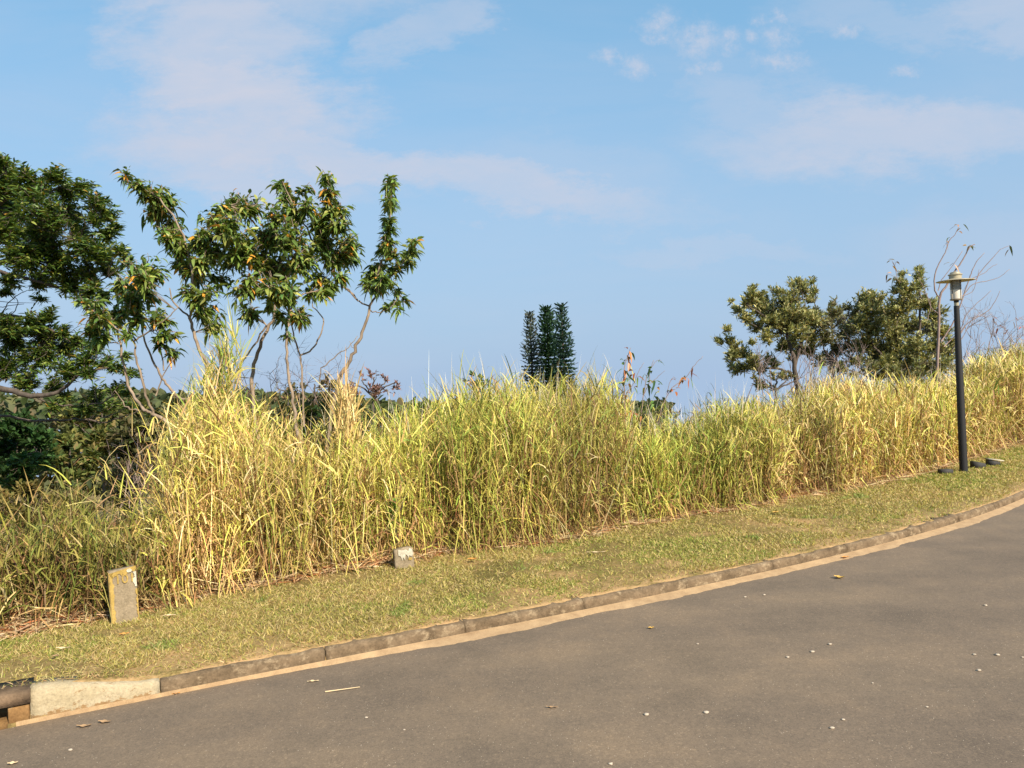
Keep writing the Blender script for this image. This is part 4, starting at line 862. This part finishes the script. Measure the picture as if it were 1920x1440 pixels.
bare('bare_tree', 'nearly leafless grey tree with thin upswept branches behind the lamp head', 'tree', (1762, 760), 15.5,
     [([(1765, 800, 0), (1758, 700, 0), (1760, 630, 0), (1762, 559, 0), (1776, 534, 0), (1787, 513, 0), (1802, 492, 0), (1818, 464, 0), (1828, 458, 0)], 0.035, 0.007),
      ([(1762, 559, 0), (1753, 545, 0), (1752, 520, 0), (1758, 500, 0), (1772, 474, 0), (1780, 452, 0), (1790, 440, 0), (1798, 426, 0)], 0.016, 0.005),
      ([(1759, 545, 0), (1766, 525, 0), (1785, 500, 0), (1805, 470, 0)], 0.010, 0.005), ([(1762, 590, 0), (1745, 575, 0), (1735, 545, 0), (1722, 520, 0)], 0.010, 0.005),
      ([(1765, 640, 0), (1790, 600, 0), (1815, 530, 0), (1822, 510, 0), (1832, 490, 0), (1846, 474, 0)], 0.016, 0.005), ([(1830, 525, 0), (1838, 510, 0), (1860, 485, 0), (1876, 468, 0), (1892, 461, 0)], 0.010, 0.004),
      ([(1820, 523, 0), (1845, 512, 0), (1860, 500, 0), (1870, 495, 0)], 0.007, 0.004), ([(1805, 555, 0), (1825, 533, 0), (1850, 527, 0), (1872, 520, 0), (1893, 505, 0)], 0.009, 0.004), ([(1803, 555, 0), (1822, 548, 0), (1830, 530, 0), (1836, 505, 0)], 0.007, 0.004),
      ([(1770, 650, 0), (1800, 620, 0), (1812, 590, 0), (1840, 562, 0), (1858, 545, 0)], 0.012, 0.004), ([(1790, 650, 0), (1810, 610, 0), (1850, 585, 0), (1866, 565, 0), (1875, 545, 0)], 0.012, 0.004), ([(1740, 600, 0), (1745, 570, 0), (1738, 555, 0), (1725, 545, 0)], 0.007, 0.004),
      ([(1682, 520, 0), (1678, 500, 0), (1672, 488, 0)], 0.006, 0.003), ([(1690, 530, 0), (1676, 518, 0), (1664, 514, 0)], 0.005, 0.003)],
     [((1800, 640, 0), 35, 60, 0.008, 2, 0.5, 0.0), ((1810, 620, 0), 50, 60, 0.007, 2, 0.5, 0.0), ((1785, 660, 0), 20, 70, 0.008, 2, 0.5, 0.0)],
     [(1798, 426, 6), (1780, 452, 5), (1820, 460, 6), (1890, 462, 2), (1786, 492, 3), (1672, 490, 6), (1664, 514, 2), (1676, 520, 3)], ([(0.30, 0.18, 0.10), (0.34, 0.24, 0.14), (0.45, 0.26, 0.06), (0.14, 0.16, 0.08)], [3, 2, 1, 2]), ((0.10, 0.16), (0.03, 0.045)))
fans = []
for px in np.arange(1785, 2080, 8):
    fans.append(((px, 720 - (px - 1790) * .05, rng.normal(0, .6)), rng.uniform(5, 55), rng.uniform(60, 95), 0.012, 3, 0.55, 0.01))
bare('bare_shrub', 'pinkish brown leafless brush above the grass right of the lamp post', 'shrub', (1880, 760), 19, [([(1880, 800, 0), (1878, 720, 0), (1885, 650, 0)], .02, .008)], fans,
     [(x_, y_, 3) for x_, y_ in [(1862, 598), (1905, 600), (1870, 612), (1918, 612), (1890, 622)]], ([(0.42, 0.16, 0.12), (0.35, 0.2, 0.12)], [1, 1]))
fans = [((1420 + i * 11, 745 + rng.normal(0, 6), rng.normal(0, .6)), rng.uniform(-20, 20), rng.uniform(50, 80), 0.008, 2, 0.4, 0.0) for i in range(19)]
bare('bare_shrub', 'dead pale brushwood standing in front of the two grey green trees', 'shrub', (1520, 760), 14, [([(1520, 800, 0), (1522, 720, 0), (1518, 690, 0)], .012, .006)], fans, mb=M_twig)
fans = [((225 + i * 9, 960 + rng.normal(0, 12), rng.normal(0, .3)), rng.uniform(-40, 40), rng.uniform(60, 110), 0.006, 2, 0.5, 0.0) for i in range(9)]
fans += [((470 + i * 14, 760 + rng.normal(0, 8), rng.normal(0, .3)), rng.uniform(-45, 45), rng.uniform(45, 80), 0.005, 3, 0.6, 0.0) for i in range(11)]
bare('bare_shrub', 'leafless twiggy undergrowth tangled among the centre stems', 'shrub', (470, 900), 8.3, [([(470, 980, 0), (475, 850, 0), (470, 740, 0)], .012, .006)], fans, mb=M_twig)

# orange leaved saplings
SL = ((0.07, 0.11), (0.028, 0.042))
bare('sapling', 'tallest sapling with red and orange leaves above the grass right of the pines', 'sapling', (1172, 900), 9.4,
     [([(1180, 960, 0), (1178, 850, 0), (1172, 760, 0), (1170, 700, 0), (1176, 670, 0), (1183, 652, 0)], .010, .003), ([(1174, 740, 0), (1190, 715, 0), (1200, 690, 0), (1208, 680, 0)], .005, .002)],
     [], [(1180, 657, 4), (1176, 668, 3), (1176, 676, 8), (1170, 690, 9), (1175, 702, 5), (1186, 698, 3), (1180, 712, 7), (1193, 705, 4), (1165, 716, 5), (1178, 722, 5), (1172, 735, 6), (1190, 728, 3), (1160, 745, 4), (1175, 760, 8), (1165, 775, 9), (1185, 770, 8), (1200, 780, 6), (1150, 765, 4)], ORG, SL, tk=0.55)
bare('sapling', 'middle sapling with sparse green and yellow leaves on forked stems', 'sapling', (1205, 900), 9.6,
     [([(1195, 960, 0), (1200, 800, 0), (1212, 710, 0), (1220, 690, 0), (1226, 675, 0)], .007, .003), ([(1205, 745, 0), (1218, 715, 0), (1218, 695, 0), (1232, 676, 0), (1240, 676, 0)], .005, .002), ([(1218, 720, 0), (1235, 705, 0), (1247, 695, 0)], .004, .002)],
     [], [(1219, 694, 4), (1213, 716, 4), (1206, 722, 3), (1228, 715, 4), (1232, 722, 4), (1238, 676, 2), (1227, 736, 4), (1222, 755, 4), (1210, 700, 2)], ([(0.45, 0.40, 0.10), (0.12, 0.22, 0.05), (0.06, 0.12, 0.04), (0.5, 0.25, 0.08)], [2, 3, 2, 1]), SL, tk=0.8)
bare('sapling', 'leaning sapling twig with two bright orange leaf tufts, nearest the open skyline', 'sapling', (1250, 900), 9.8,
     [([(1225, 960, 0), (1235, 790, 0), (1255, 735, 0), (1275, 716, 0), (1290, 703, 0), (1304, 683, 0), (1318, 668, 0)], .007, .003), ([(1250, 740, 0), (1255, 720, 0), (1262, 708, 0), (1268, 710, 0)], .004, .002)],
     [], [(1284, 710, 9), (1291, 708, 5), (1301, 690, 2), (1261, 734, 6), (1267, 732, 3), (1264, 709, 2), (1246, 742, 2)], ([(0.46, 0.17, 0.04), (0.40, 0.12, 0.05), (0.14, 0.22, 0.05)], [4, 2, 1]), SL, tk=0.6)

# ---------------------------------------------------------------- distant pines
def pine(px, top, halfw, dep, label, dens, cols, wts):
    pt = P(px, top, dep); pb = P(px, 790, dep); zg = float(GZ(pb[0], pb[1])); t = thing('pine_tree', (pt[0], pt[1], zg), label, 'tree', 'distant pines on the skyline')
    T = Tubes(); T.add([(pt[0], pt[1], zg), (pt[0], pt[1], (zg + pt[2]) / 2), (pt[0], pt[1], pt[2])], 0.30, 0.06, 6); T.build('trunk', M_darkbark, t)
    R = halfw / F * dep; z1 = pt[2]; H = 11.5; Lf = Leaves(); zs = np.arange(0.0, H, 0.40)
    for z in zs:
        f = z / H; r = R * min(1, 0.42 + f * 1.5 if f < .3 else 0.87 + .25 * f)
        k = int(14 * dens * (0.8 + f)); a0 = rng.random() * 6.28
        for j in range(k):
            a = a0 + j * 6.28 / k + rng.normal(0, .2); d = np.array([math.cos(a), math.sin(a), 0.0]); rr = r * rng.uniform(.7, 1.12)
            lift = 0.75 if f < .25 else (0.30 if f < 0.5 else 0.05)
            m = max(3, int(rr / 0.16)); s = (np.arange(m) + .5) / m
            p = np.array([pt[0], pt[1], z1 - z - 0.3]) + d * (s[:, None] * rr) + np.array([0, 0, 1]) * (s[:, None] ** 2 * lift * rr + 0.02) + rng.normal(0, .05, (m, 3))
            D = d + np.array([0, 0, 0.35 + lift]) + rng.normal(0, .35, (m, 3))
            Lf.add(p, D, rng.uniform(.32, .6, m), rng.uniform(.14, .24, m), 0.1, pal(m, cols, wts))
    Lf.add(np.array([[pt[0], pt[1], z1 - .4]] * 14) + rng.normal(0, .12, (14, 3)), rng.normal(0, .5, (14, 3)) + np.array([0, 0, .8]), .45, .12, 0.0, pal(14, cols, wts))
    Lf.build('crown', M_matte, t)
PC = [(0.035, 0.075, 0.052), (0.05, 0.10, 0.065), (0.025, 0.055, 0.042)]
pine(993, 586, 19, 88, 'leftmost and greyest of the three distant pines, sparse crown', 0.8, [(0.10, 0.12, 0.10), (0.07, 0.10, 0.08), (0.14, 0.14, 0.12)], [3, 3, 1])
pine(1024, 577, 23, 92, 'middle distant pine, the densest and broadest topped', 1.6, [(0.03, 0.075, 0.035), (0.045, 0.095, 0.045), (0.018, 0.045, 0.025)], [3, 2, 2])
pine(1052, 571, 21, 84, 'rightmost and tallest distant pine with dark bluish crown', 1.05, PC, [3, 2, 2])

# ---------------------------------------------------------------- lamp post
def lathe(name, prof, m, parent, n=32, origin=(0, 0, 0), smooth=True):
    an = np.arange(n) / n * 2 * np.pi; V = []
    for r, z in prof: V.append(np.stack([r * np.cos(an), r * np.sin(an), np.full(n, z)], -1))
    V = np.concatenate(V) + np.array(origin); k = np.arange(n); k2 = (k + 1) % n
    q = np.concatenate([np.stack([i * n + k, i * n + k2, (i + 1) * n + k2, (i + 1) * n + k], -1) for i in range(len(prof) - 1)])
    tr = []
    for row in (0, len(prof) - 1):
        tr.append(np.array([[row * n, row * n + j, row * n + j + 1] for j in range(1, n - 1)]))
    o = link_mesh(name, V, [q, np.concatenate(tr)], m, parent)
    if smooth:
        o.data.polygons.foreach_set('use_smooth', np.ones(len(o.data.polygons), dtype=bool))
        try: o.data.set_sharp_from_angle(angle=R_(35))
        except Exception: pass
    return o
lb = G(1807, 885, 0.1); zb = float(GZ(lb[0], lb[1])); lamp = thing('lamp_post', (lb[0], lb[1], zb), 'tapered black lamp post with cream disc hat and frosted white lantern', 'street lamp')
O = (lb[0], lb[1], zb); k_ = lb[1] / F       # metres per photo pixel at the lamp
hp = 311 * k_
lathe('pole', [(7.2 * k_, -0.1), (7.1 * k_, 0.02), (6.9 * k_, 0.3 * hp), (5.6 * k_, 0.75 * hp), (4.7 * k_, hp)], M_black, lamp, 24, O)
lathe('collar', [(3.9 * k_, hp - .002), (4.0 * k_, hp + 6 * k_), (3.4 * k_, hp + 6.4 * k_)], M_cream, lamp, 20, O)
lathe('neck', [(4.0 * k_, hp + 6.3 * k_), (4.6 * k_, hp + 10 * k_)], M_black, lamp, 20, O)
g0 = hp + 10 * k_
lathe('lantern_base', [(8 * k_, g0), (10.6 * k_, g0 + .8 * k_), (10.9 * k_, g0 + 2.6 * k_), (9.6 * k_, g0 + 3 * k_)], M_rim, lamp, 28, O)
gl = lathe('lantern_glass', [(9.0 * k_, g0 + 2.9 * k_), (9.3 * k_, g0 + 4 * k_), (9.3 * k_, g0 + 20 * k_)], M_frost, lamp, 28, O)
pr = [(9.2 * k_, g0 + 20.1 * k_)]
for i in range(6):
    z = g0 + (20.3 + i * 2.8) * k_; pr += [(9.6 * k_, z + .3 * k_), (9.6 * k_, z + 1.6 * k_), (8.6 * k_, z + 2.2 * k_), (8.6 * k_, z + 2.7 * k_)]
lathe('louvres', pr, M_louvre, lamp, 28, O)
T = Tubes()
for a in (0.4, 1.97, 3.54, 5.11): T.add([np.array(O) + np.array([10.2 * k_ * math.cos(a), 10.2 * k_ * math.sin(a), z]) for z in (g0 + 2 * k_, g0 + 20 * k_, g0 + 38.5 * k_)], .005, .005, 6)
T.build('cage_rod', M_rim, lamp)
z0 = g0 + 37.4 * k_
lathe('hat_disc', [(5 * k_, z0 + .1 * k_), (10 * k_, z0 + .2 * k_), (31.5 * k_, z0 - 1.4 * k_), (32.5 * k_, z0 - 1.2 * k_), (32.3 * k_, z0 - .3 * k_), (22 * k_, z0 + 1.4 * k_), (11.5 * k_, z0 + 3.2 * k_)], M_cream, lamp, 48, O)
lathe('cap', [(10.5 * k_, z0 + 3.0 * k_), (10.6 * k_, z0 + 9.5 * k_), (12.2 * k_, z0 + 10.2 * k_), (12.2 * k_, z0 + 11.6 * k_), (9 * k_, z0 + 12.6 * k_), (8.4 * k_, z0 + 15.2 * k_), (6 * k_, z0 + 16 * k_)], M_cream, lamp, 28, O)

# blocks by the lamp
def wedge(name, px, py, wpx, hpx, rot, m, label, tilt=0.0, top=None, cut=0.6):
    g = G(px, py, 0.1); k = g[1] / F; w_, h_ = wpx * k / 2, hpx * k; d_ = 0.05
    zb0 = float(GZ(g[0], g[1])) + 0.02
    t = thing(name, (g[0], g[1], zb0), label, 'block', 'small blocks lying by the lamp post')
    c, s = math.cos(rot), math.sin(rot)
    def q(x, y, z): return (g[0] + c * x - s * y, g[1] + s * x + c * y, zb0 + z + tilt * x)
    e = 0.006
    ring = lambda x0, x1, y0, y1, za, zb_: [q(x0, y0, za), q(x1, y0, zb_), q(x1, y1, zb_), q(x0, y1, za)]
    V = ring(-w_, w_, -d_, d_, -0.03, -0.03) + ring(-w_, w_, -d_, d_, h_ - e, h_ * cut - e) + ring(-w_ + e, w_ - e, -d_ + e, d_ - e, h_, h_ * cut)
    f = [[0, 3, 2, 1], [8, 9, 10, 11]] + [[i, (i + 1) % 4, 4 + (i + 1) % 4, 4 + i] for i in range(4)] + [[4 + i, 4 + (i + 1) % 4, 8 + (i + 1) % 4, 8 + i] for i in range(4)]
    link_mesh('body', np.array(V), [np.array(f)], m, t)
    if top:
        V = ring(-w_ - .01, w_ + .05, -d_ - .01, d_ + .01, h_ + .002, h_ * cut + .002) + ring(-w_ - .01, w_ + .05, -d_ - .01, d_ + .01, h_ + .02, h_ * cut + .014)
        f = [[0, 3, 2, 1], [4, 5, 6, 7]] + [[i, (i + 1) % 4, 4 + (i + 1) % 4, 4 + i] for i in range(4)]
        link_mesh('lid', np.array(V), [np.array(f)], top, t)
wedge('block', 1834, 877, 23, 10, R_(8), M_dark, 'dark block without lid just right of the lamp post', 0, None, .45)
wedge('block', 1862, 873, 20, 9, R_(-6), M_dark, 'dark block with pale lid, farthest right of the lamp post', 0, M_white, .55)
wedge('block', 1773, 889, 22, 6, R_(4), M_dark, 'low black wedge at the grass foot left of the lamp post', 0, None, .9)  # dark bar at the grass foot, drawn as a low wedge

# ---------------------------------------------------------------- marker stones
def rough_block(name, w_, d_, h_, m, parent, o, rot, lean, chips=0.004, toptilt=0.0, nx=10, nz=16, broken=0.0):
    """subdivided box with worn edges, built in object space"""
    V = []; Fq = []
    cs = math.cos(rot); sn = math.sin(rot)
    ring = []
    xs_ = np.linspace(-w_ / 2, w_ / 2, nx); ds = np.linspace(-d_ / 2, d_ / 2, 5)
    for x in xs_: ring.append((x, -d_ / 2))
    for y in ds[1:]: ring.append((w_ / 2, y))
    for x in xs_[::-1][1:]: ring.append((x, d_ / 2))
    for y in ds[::-1][1:-1]: ring.append((-w_ / 2, y))
    nr = len(ring); zs = np.linspace(-0.06, 1, nz)
    def place(x, y, z):
        z = z * 1.0
        xw = x + lean * z
        return (o[0] + cs * xw - sn * y, o[1] + sn * xw + cs * y, o[2] + z)
    for zi, zf in enumerate(zs):
        shrink = 0.0 if zi < nz - 1 else 0.006
        for (x, y) in ring:
            hh = h_ * (1 + toptilt * x / w_) + (broken * (vnoise(np.array(x * 40 + 3), np.array(y * 10), 81) - .6) if broken else 0)
            j = rng.normal(0, chips * (0.35 if 0 < zi < nz - 1 else 0.8), 3)
            V.append(np.array(place(x * (1 - shrink / w_ * 2) + j[0], y * (1 - shrink / d_ * 2) + j[1], zf * float(hh) if zf > 0 else zf)) + np.array([0, 0, j[2] * .5]))
    for zi in range(nz - 1):
        for r in range(nr): Fq.append([zi * nr + r, zi * nr + (r + 1) % nr, (zi + 1) * nr + (r + 1) % nr, (zi + 1) * nr + r])
    c = len(V); top = V[-nr:]; V.append(np.mean(top, axis=0)); tr = [[c - nr + r, c - nr + (r + 1) % nr, c] for r in range(nr)]
    return link_mesh(name, np.array(V), [np.array(Fq), np.array(tr)], m, parent), place
def patch(name, outline, place, y, m, parent, th=0.004):
    n = len(outline); V = [place(x, y, z) for x, z in outline] + [place(x, y - th, z) for x, z in outline]
    me = bpy.data.meshes.new(name); f = [list(range(n, 2 * n))] + [[i, (i + 1) % n, n + (i + 1) % n, n + i] for i in range(n)]
    me.from_pydata([tuple(map(float, v)) for v in V], [], f); me.materials.append(m)
    o = bpy.data.objects.new(name, me); COL.objects.link(o); o.parent = parent; o.matrix_parent_inverse = parent.matrix_world.inverted(); return o
def blobline(x0, z0, x1, z1, wmin, wmax, n=18, side=1):
    t = np.linspace(0, 1, n); a = [(x0 + (x1 - x0) * q, z0 + (z1 - z0) * q) for q in t]
    nxv, nzv = -(z1 - z0), (x1 - x0); L = math.hypot(nxv, nzv); nxv, nzv = nxv / L * side, nzv / L * side
    b = [(p[0] + nxv * rng.uniform(wmin, wmax), p[1] + nzv * rng.uniform(wmin, wmax)) for p in a][::-1]
    return a + b
g = G(230, 1167, 0.1); k_ = g[1] / F
ms = thing('marker_stone', (g[0], g[1], 0.09), 'tall leaning concrete marker with yellow lichen and a painted number', 'marker stone')
Wm, Dm, Hm = 0.168, 0.075, 104 * k_
o_, plc = rough_block('stone', Wm, Dm, Hm, M_marker, ms, (g[0], g[1] + 0.03, 0.085), R_(37), -0.025, 0.0025, 0.03)
yf = -Dm / 2 - 0.0035
patch('lichen', blobline(-Wm / 2 + .001, 0.02, -Wm / 2 + .001, Hm * .96, 0.012, 0.030, 26, -1), plc, yf, M_lichen, ms)
patch('lichen', blobline(-Wm / 2 + .002, Hm * .955, Wm / 2 - .002, Hm * 1.035, 0.014, 0.045, 20, -1), plc, yf, M_lichen, ms)
patch('lichen', blobline(Wm / 2 - .001, Hm * .05, Wm / 2 - .001, Hm * .62, 0.004, 0.014, 20, 1), plc, yf, M_lichen, ms)
patch('white_paint_patch', blobline(Wm / 2 - .002, Hm * .66, Wm / 2 - .002, Hm * .93, 0.008, 0.024, 12, 1), plc, yf - .001, M_white, ms)
an = np.linspace(0, 2 * np.pi, 15)[:-1]
patch('white_paint_patch', [(Wm * .24 + .018 * math.cos(a) * rng.uniform(.85, 1.1), Hm * .965 + .013 * math.sin(a)) for a in an], plc, yf - .005, M_white, ms)
# painted number
cu_ = bpy.data.curves.new('number', 'FONT'); cu_.body = '101'; cu_.size = 0.088; cu_.extrude = 0.0012; cu_.offset = 0.0005; cu_.align_x = 'CENTER'
tmp = bpy.data.objects.new('tmp', cu_); COL.objects.link(tmp); bpy.context.view_layer.update()
me = bpy.data.meshes.new_from_object(tmp.evaluated_get(bpy.context.evaluated_depsgraph_get())); bpy.data.objects.remove(tmp)
cc = np.empty(len(me.vertices) * 3); me.vertices.foreach_get('co', cc); cc = cc.reshape(-1, 3)
nv = np.array([plc(0.012 + x, yf - 0.0035 - z, Hm * 0.755 + y * 0.95) for x, y, z in cc]); me.vertices.foreach_set('co', nv.ravel()); me.materials.clear(); me.materials.append(M_lichen)
no = bpy.data.objects.new('number', me); COL.objects.link(no); no.parent = ms; no.matrix_parent_inverse = ms.matrix_world.inverted()
# left side face lichen
plcs = lambda x, y, z: plc(-Wm / 2 - 0.003 - (y), x, z)
patch('side_lichen', blobline(-Dm / 2 + .002, 0.03, -Dm / 2 + .002, Hm * .97, 0.03, 0.06, 22, -1), plcs, 0.0, M_lichen, ms)
# short stone
g = G(757, 1064, 0.1); k_ = g[1] / F
ms2 = thing('marker_stone', (g[0], g[1], 0.09), 'short broken concrete marker with white painted top at the grass foot', 'marker stone')
W2, H2 = 36 * k_, 40 * k_
o_, pl2 = rough_block('stone', W2, 0.08, H2, M_marker, ms2, (g[0], g[1] + 0.02, 0.085), R_(21), -0.04, 0.003, 0.04, broken=0.05)
patch('white_paint_patch', [(W2 * (x_ + 0.03 * math.sin(17 * i_)), H2 * (z_ + 0.03 * math.cos(23 * i_))) for i_, (x_, z_) in enumerate([(-.3, .93), (-.28, .72), (-.2, .66), (-.16, .5), (-.1, .45), (-.06, .6), (.0, .42), (.06, .58), (.1, .74), (.16, .60), (.2, .5), (.28, .66), (.4, .56), (.46, .74), (.44, .94), (.3, .97), (.2, .88), (.12, .95), (.0, .9), (-.12, .96)])] or [(-W2 * .12, H2 * .5), (0, H2 * .42), (W2 * .08, H2 * .55), (W2 * .2, H2 * .62), (W2 * .44, H2 * .55), (W2 * .44, H2 * .92), (W2 * .25, H2 * .95), (W2 * .15, H2 * .84), (W2 * .05, H2 * .92), (-W2 * .2, H2 * .90), (-W2 * .26, H2 * .74)], pl2, -.0435, M_white, ms2)
patch('lichen', [(W2 * .2, H2 * .44), (W2 * .36, H2 * .42), (W2 * .42, H2 * .53), (W2 * .22, H2 * .56)], pl2, -.0435, M_lichen, ms2)

# ---------------------------------------------------------------- small things on road and verge
def fallen(name, px, py, lpx, label, m, cat, ang, curl=0.25, z=0.0, group=None, wr=0.42):
    g = G(px, py, z); k = g[1] / F; L = lpx * k; W = L * wr; t = np.linspace(0, 1, 9); V = []
    for i, q in enumerate(t):
        w_ = W * math.sin(math.pi * min(1, q * 1.02) ** 0.85) * 0.5 + 0.0005; hh = curl * L * (2 * q - 1) ** 2 * 0.5
        for s_ in (-1, -.5, 0, .5, 1):
            x = (q - .5) * L; y = s_ * w_ * (1 + .15 * math.sin(i * 2.3)); zz = z + 0.004 + hh + abs(s_) ** 1.5 * w_ * 0.55 + .002 * math.sin(i * 1.7 + s_ * 2)
            V.append((g[0] + x * math.cos(ang) - y * math.sin(ang), g[1] + x * math.sin(ang) + y * math.cos(ang), zz))
    # stalk
    q = [[r * 5 + c_, r * 5 + c_ + 1, r * 5 + c_ + 6, r * 5 + c_ + 5] for r in range(8) for c_ in range(4)]
    o = link_mesh(name, np.array(V), [np.array(q)], m, smooth=True)
    return tag(o, label, cat, group)
def pebble(px, py, w, label, m=M_pebble, flat=0.42, group='pale pebbles scattered on the asphalt'):
    g = G(px, py); k = g[1] / F; r = w * k / 2 * 0.85; V = []; nu, nv_ = 9, 6
    for j in range(nv_ + 1):
        ph = math.pi * j / nv_
        for i in range(nu):
            th = 2 * math.pi * i / nu; rr = r * (1 + rng.normal(0, .13))
            V.append((g[0] + rr * math.sin(ph) * math.cos(th), g[1] + rr * .8 * math.sin(ph) * math.sin(th), max(0.0, r * flat * .8 + rr * flat * math.cos(ph))))
    q = [[j * nu + i, (j + 1) * nu + i, (j + 1) * nu + (i + 1) % nu, j * nu + (i + 1) % nu] for j in range(nv_) for i in range(nu)]
    return tag(link_mesh('pebble', np.array(V), [np.array(q)], m), label, 'pebble', group)
fallen('fallen_leaf', 1574, 1085, 19, 'large curled yellow leaf on the asphalt near the far kerb', M_yleaf, 'leaf', R_(-25), 0.5, wr=.6)
fallen('fallen_leaf', 1221, 1179, 12, 'small yellow leaf alone in the middle of the asphalt', M_yleaf, 'leaf', R_(10), 0.4, wr=.55)
fallen('fallen_leaf', 330, 1302, 14, 'orange leaf against the kerb foot beside the white painted kerb', M_oleaf, 'leaf', R_(20), 0.2, wr=.5)
fallen('fallen_leaf', 158, 1364, 28, 'dry brown leaf on the asphalt in front of the white kerb', M_bleaf, 'leaf', R_(5), 0.3, wr=.3)
fallen('fallen_leaf', 196, 1356, 26, 'dark frayed leaf scrap right of the dry brown leaf', M_bleaf, 'leaf', R_(-8), 0.25, wr=.35)
fallen('fallen_leaf', 24, 1434, 18, 'pale dry leaf at the bottom left corner of the road', M_straw, 'leaf', R_(15), 0.35, wr=.5)
fallen('fallen_leaf', 1035, 1328, 22, 'thin reddish brown leaf lying near the bottom centre of the road', M_bleaf, 'leaf', R_(-10), 0.2, wr=.22)
fallen('fallen_leaf', 587, 1279, 22, 'flat pale scrap of leaf beside the sand near the left kerb', M_straw, 'leaf', R_(8), 0.1, wr=.25)
fallen('fallen_leaf', 1585, 1046, 16, 'orange leaf lying on the gutter sand near the far end', M_oleaf, 'leaf', R_(12), 0.2, z=0.01, wr=.4)
fallen('fallen_leaf', 318, 1156, 24, 'pale tan leaf on the lawn right of the tall marker stone', M_straw, 'leaf', R_(6), 0.15, z=0.125, wr=.35)
fallen('fallen_leaf', 233, 1191, 17, 'rust brown leaf on the bare patch before the tall marker stone', M_oleaf, 'leaf', R_(25), 0.3, z=0.115, wr=.5)
fallen('fallen_leaf', 104, 1232, 13, 'dark red leaf on the lawn above the painted kerb', M_bleaf, 'leaf', R_(0), 0.3, z=0.13, wr=.6)
fallen('fallen_leaf', 118, 1218, 26, 'yellow brown curled leaf on the lawn above the painted kerb', M_straw, 'leaf', R_(0), 0.3, z=0.13, wr=.3)
fallen('fallen_leaf', 1455, 962, 16, 'yellow leaf on the lawn in front of the green grass stretch', M_yleaf, 'leaf', R_(20), 0.3, z=0.125, wr=.5)
fallen('fallen_leaf', 886, 1050, 18, 'orange brown leaf at the lawn edge right of the short stone', M_oleaf, 'leaf', R_(10), 0.3, z=0.125, wr=.45)
fallen('fallen_leaf', 1040, 1009, 15, 'bright yellow leaf at the foot of the tall grass under the pines', M_yleaf, 'leaf', R_(20), 0.3, z=0.13, wr=.5)
fallen('fallen_leaf', 1118, 1037, 36, 'long pale straw leaf lying on the lawn below the pines', M_straw, 'leaf', R_(-4), 0.1, z=0.125, wr=.15)
T = Tubes(); T.add([G(610, 1299) + [0, 0, .006], G(640, 1296) + [0, 0, .009], G(675, 1290) + [0, 0, .006]], .0035, .0025, 5)
tag(T.build('straw_stalk', M_straw), 'pale dry straw stalk lying on the asphalt near the left kerb', 'stalk')
for a in [(1848, 1136, 8, 'grey pebble on the upper right of the road above the others'), (1827, 1228, 8, 'left of the two oblong white pebbles near the right edge'), (1870, 1229, 10, 'right of the two oblong white pebbles near the right edge'),
          (1917, 1233, 6, 'white pebble touching the right edge of the picture'), (1835, 1258, 10, 'pointed pale pebble below the two oblong pebbles near the right edge'),
          (1556, 1209, 9, 'upper right of the two white pebbles near the road centre'), (1523, 1223, 9, 'lower left of the two white pebbles near the road centre'), (1477, 1233, 8, 'angular grey pebble left of the white pebble pair'),
          (1560, 1366, 11, 'tan rounded pebble low on the road, right of centre'), (1581, 1350, 8, 'small grey pebble just above the tan rounded pebble'), (1212, 1341, 12, 'flat white pebble low on the road at centre'),
          (1324, 1337, 12, 'flat greyish chip right of the flat white pebble'), (1308, 1208, 6, 'tiny white pebble in the mid road below the small yellow leaf'), (1636, 1281, 5, 'tiny white pebble between the centre pair and the tan pebble'),
          (1738, 1326, 6, 'small tan pebble in the lower right of the road'), (1145, 1433, 10, 'thin white chip at the bottom edge of the road'), (687, 1346, 7, 'white pebble low on the left half of the road'),
          (132, 1407, 10, 'whitish pebble with a streak near the lower left corner'), (758, 1369, 6, 'small reddish pebble low left of centre'), (1433, 1116, 6, 'small white pebble near the far kerb left of the big leaf'), (1397, 1120, 6, 'small grey pebble nearest the far kerb, left of the big leaf')]:
    pebble(*a)
# grit, uncountable
n = 2200; px = rng.uniform(-50, 1980, n); py = rng.uniform(1120, 1450, n)
pts = np.array([G(a, b) for a, b in zip(px, py)]); ok = pts[:, 1] < yk(pts[:, 0]) - 0.01; pts = pts[ok]; n = len(pts)
r = rng.uniform(.0006, .0020, n) ** 1.0; an = rng.random(n) * 6.28; tet = []
for i in range(4):
    a = an + i * 2.094
    tet.append(pts + np.stack([np.cos(a) * r * 1.6, np.sin(a) * r * 1.2, np.zeros(n)], -1) if i < 3 else pts + np.stack([0 * r, 0 * r, r * 1.2], -1))
V = np.stack(tet, 1).reshape(-1, 3); b = (np.arange(n) * 4)[:, None]
tag(link_mesh('road_grit', V, [np.concatenate([b + [0, 1, 3], b + [1, 2, 3], b + [2, 0, 3]])], M_pebble), 'fine pale grit scattered over the asphalt', 'grit', kind='stuff')
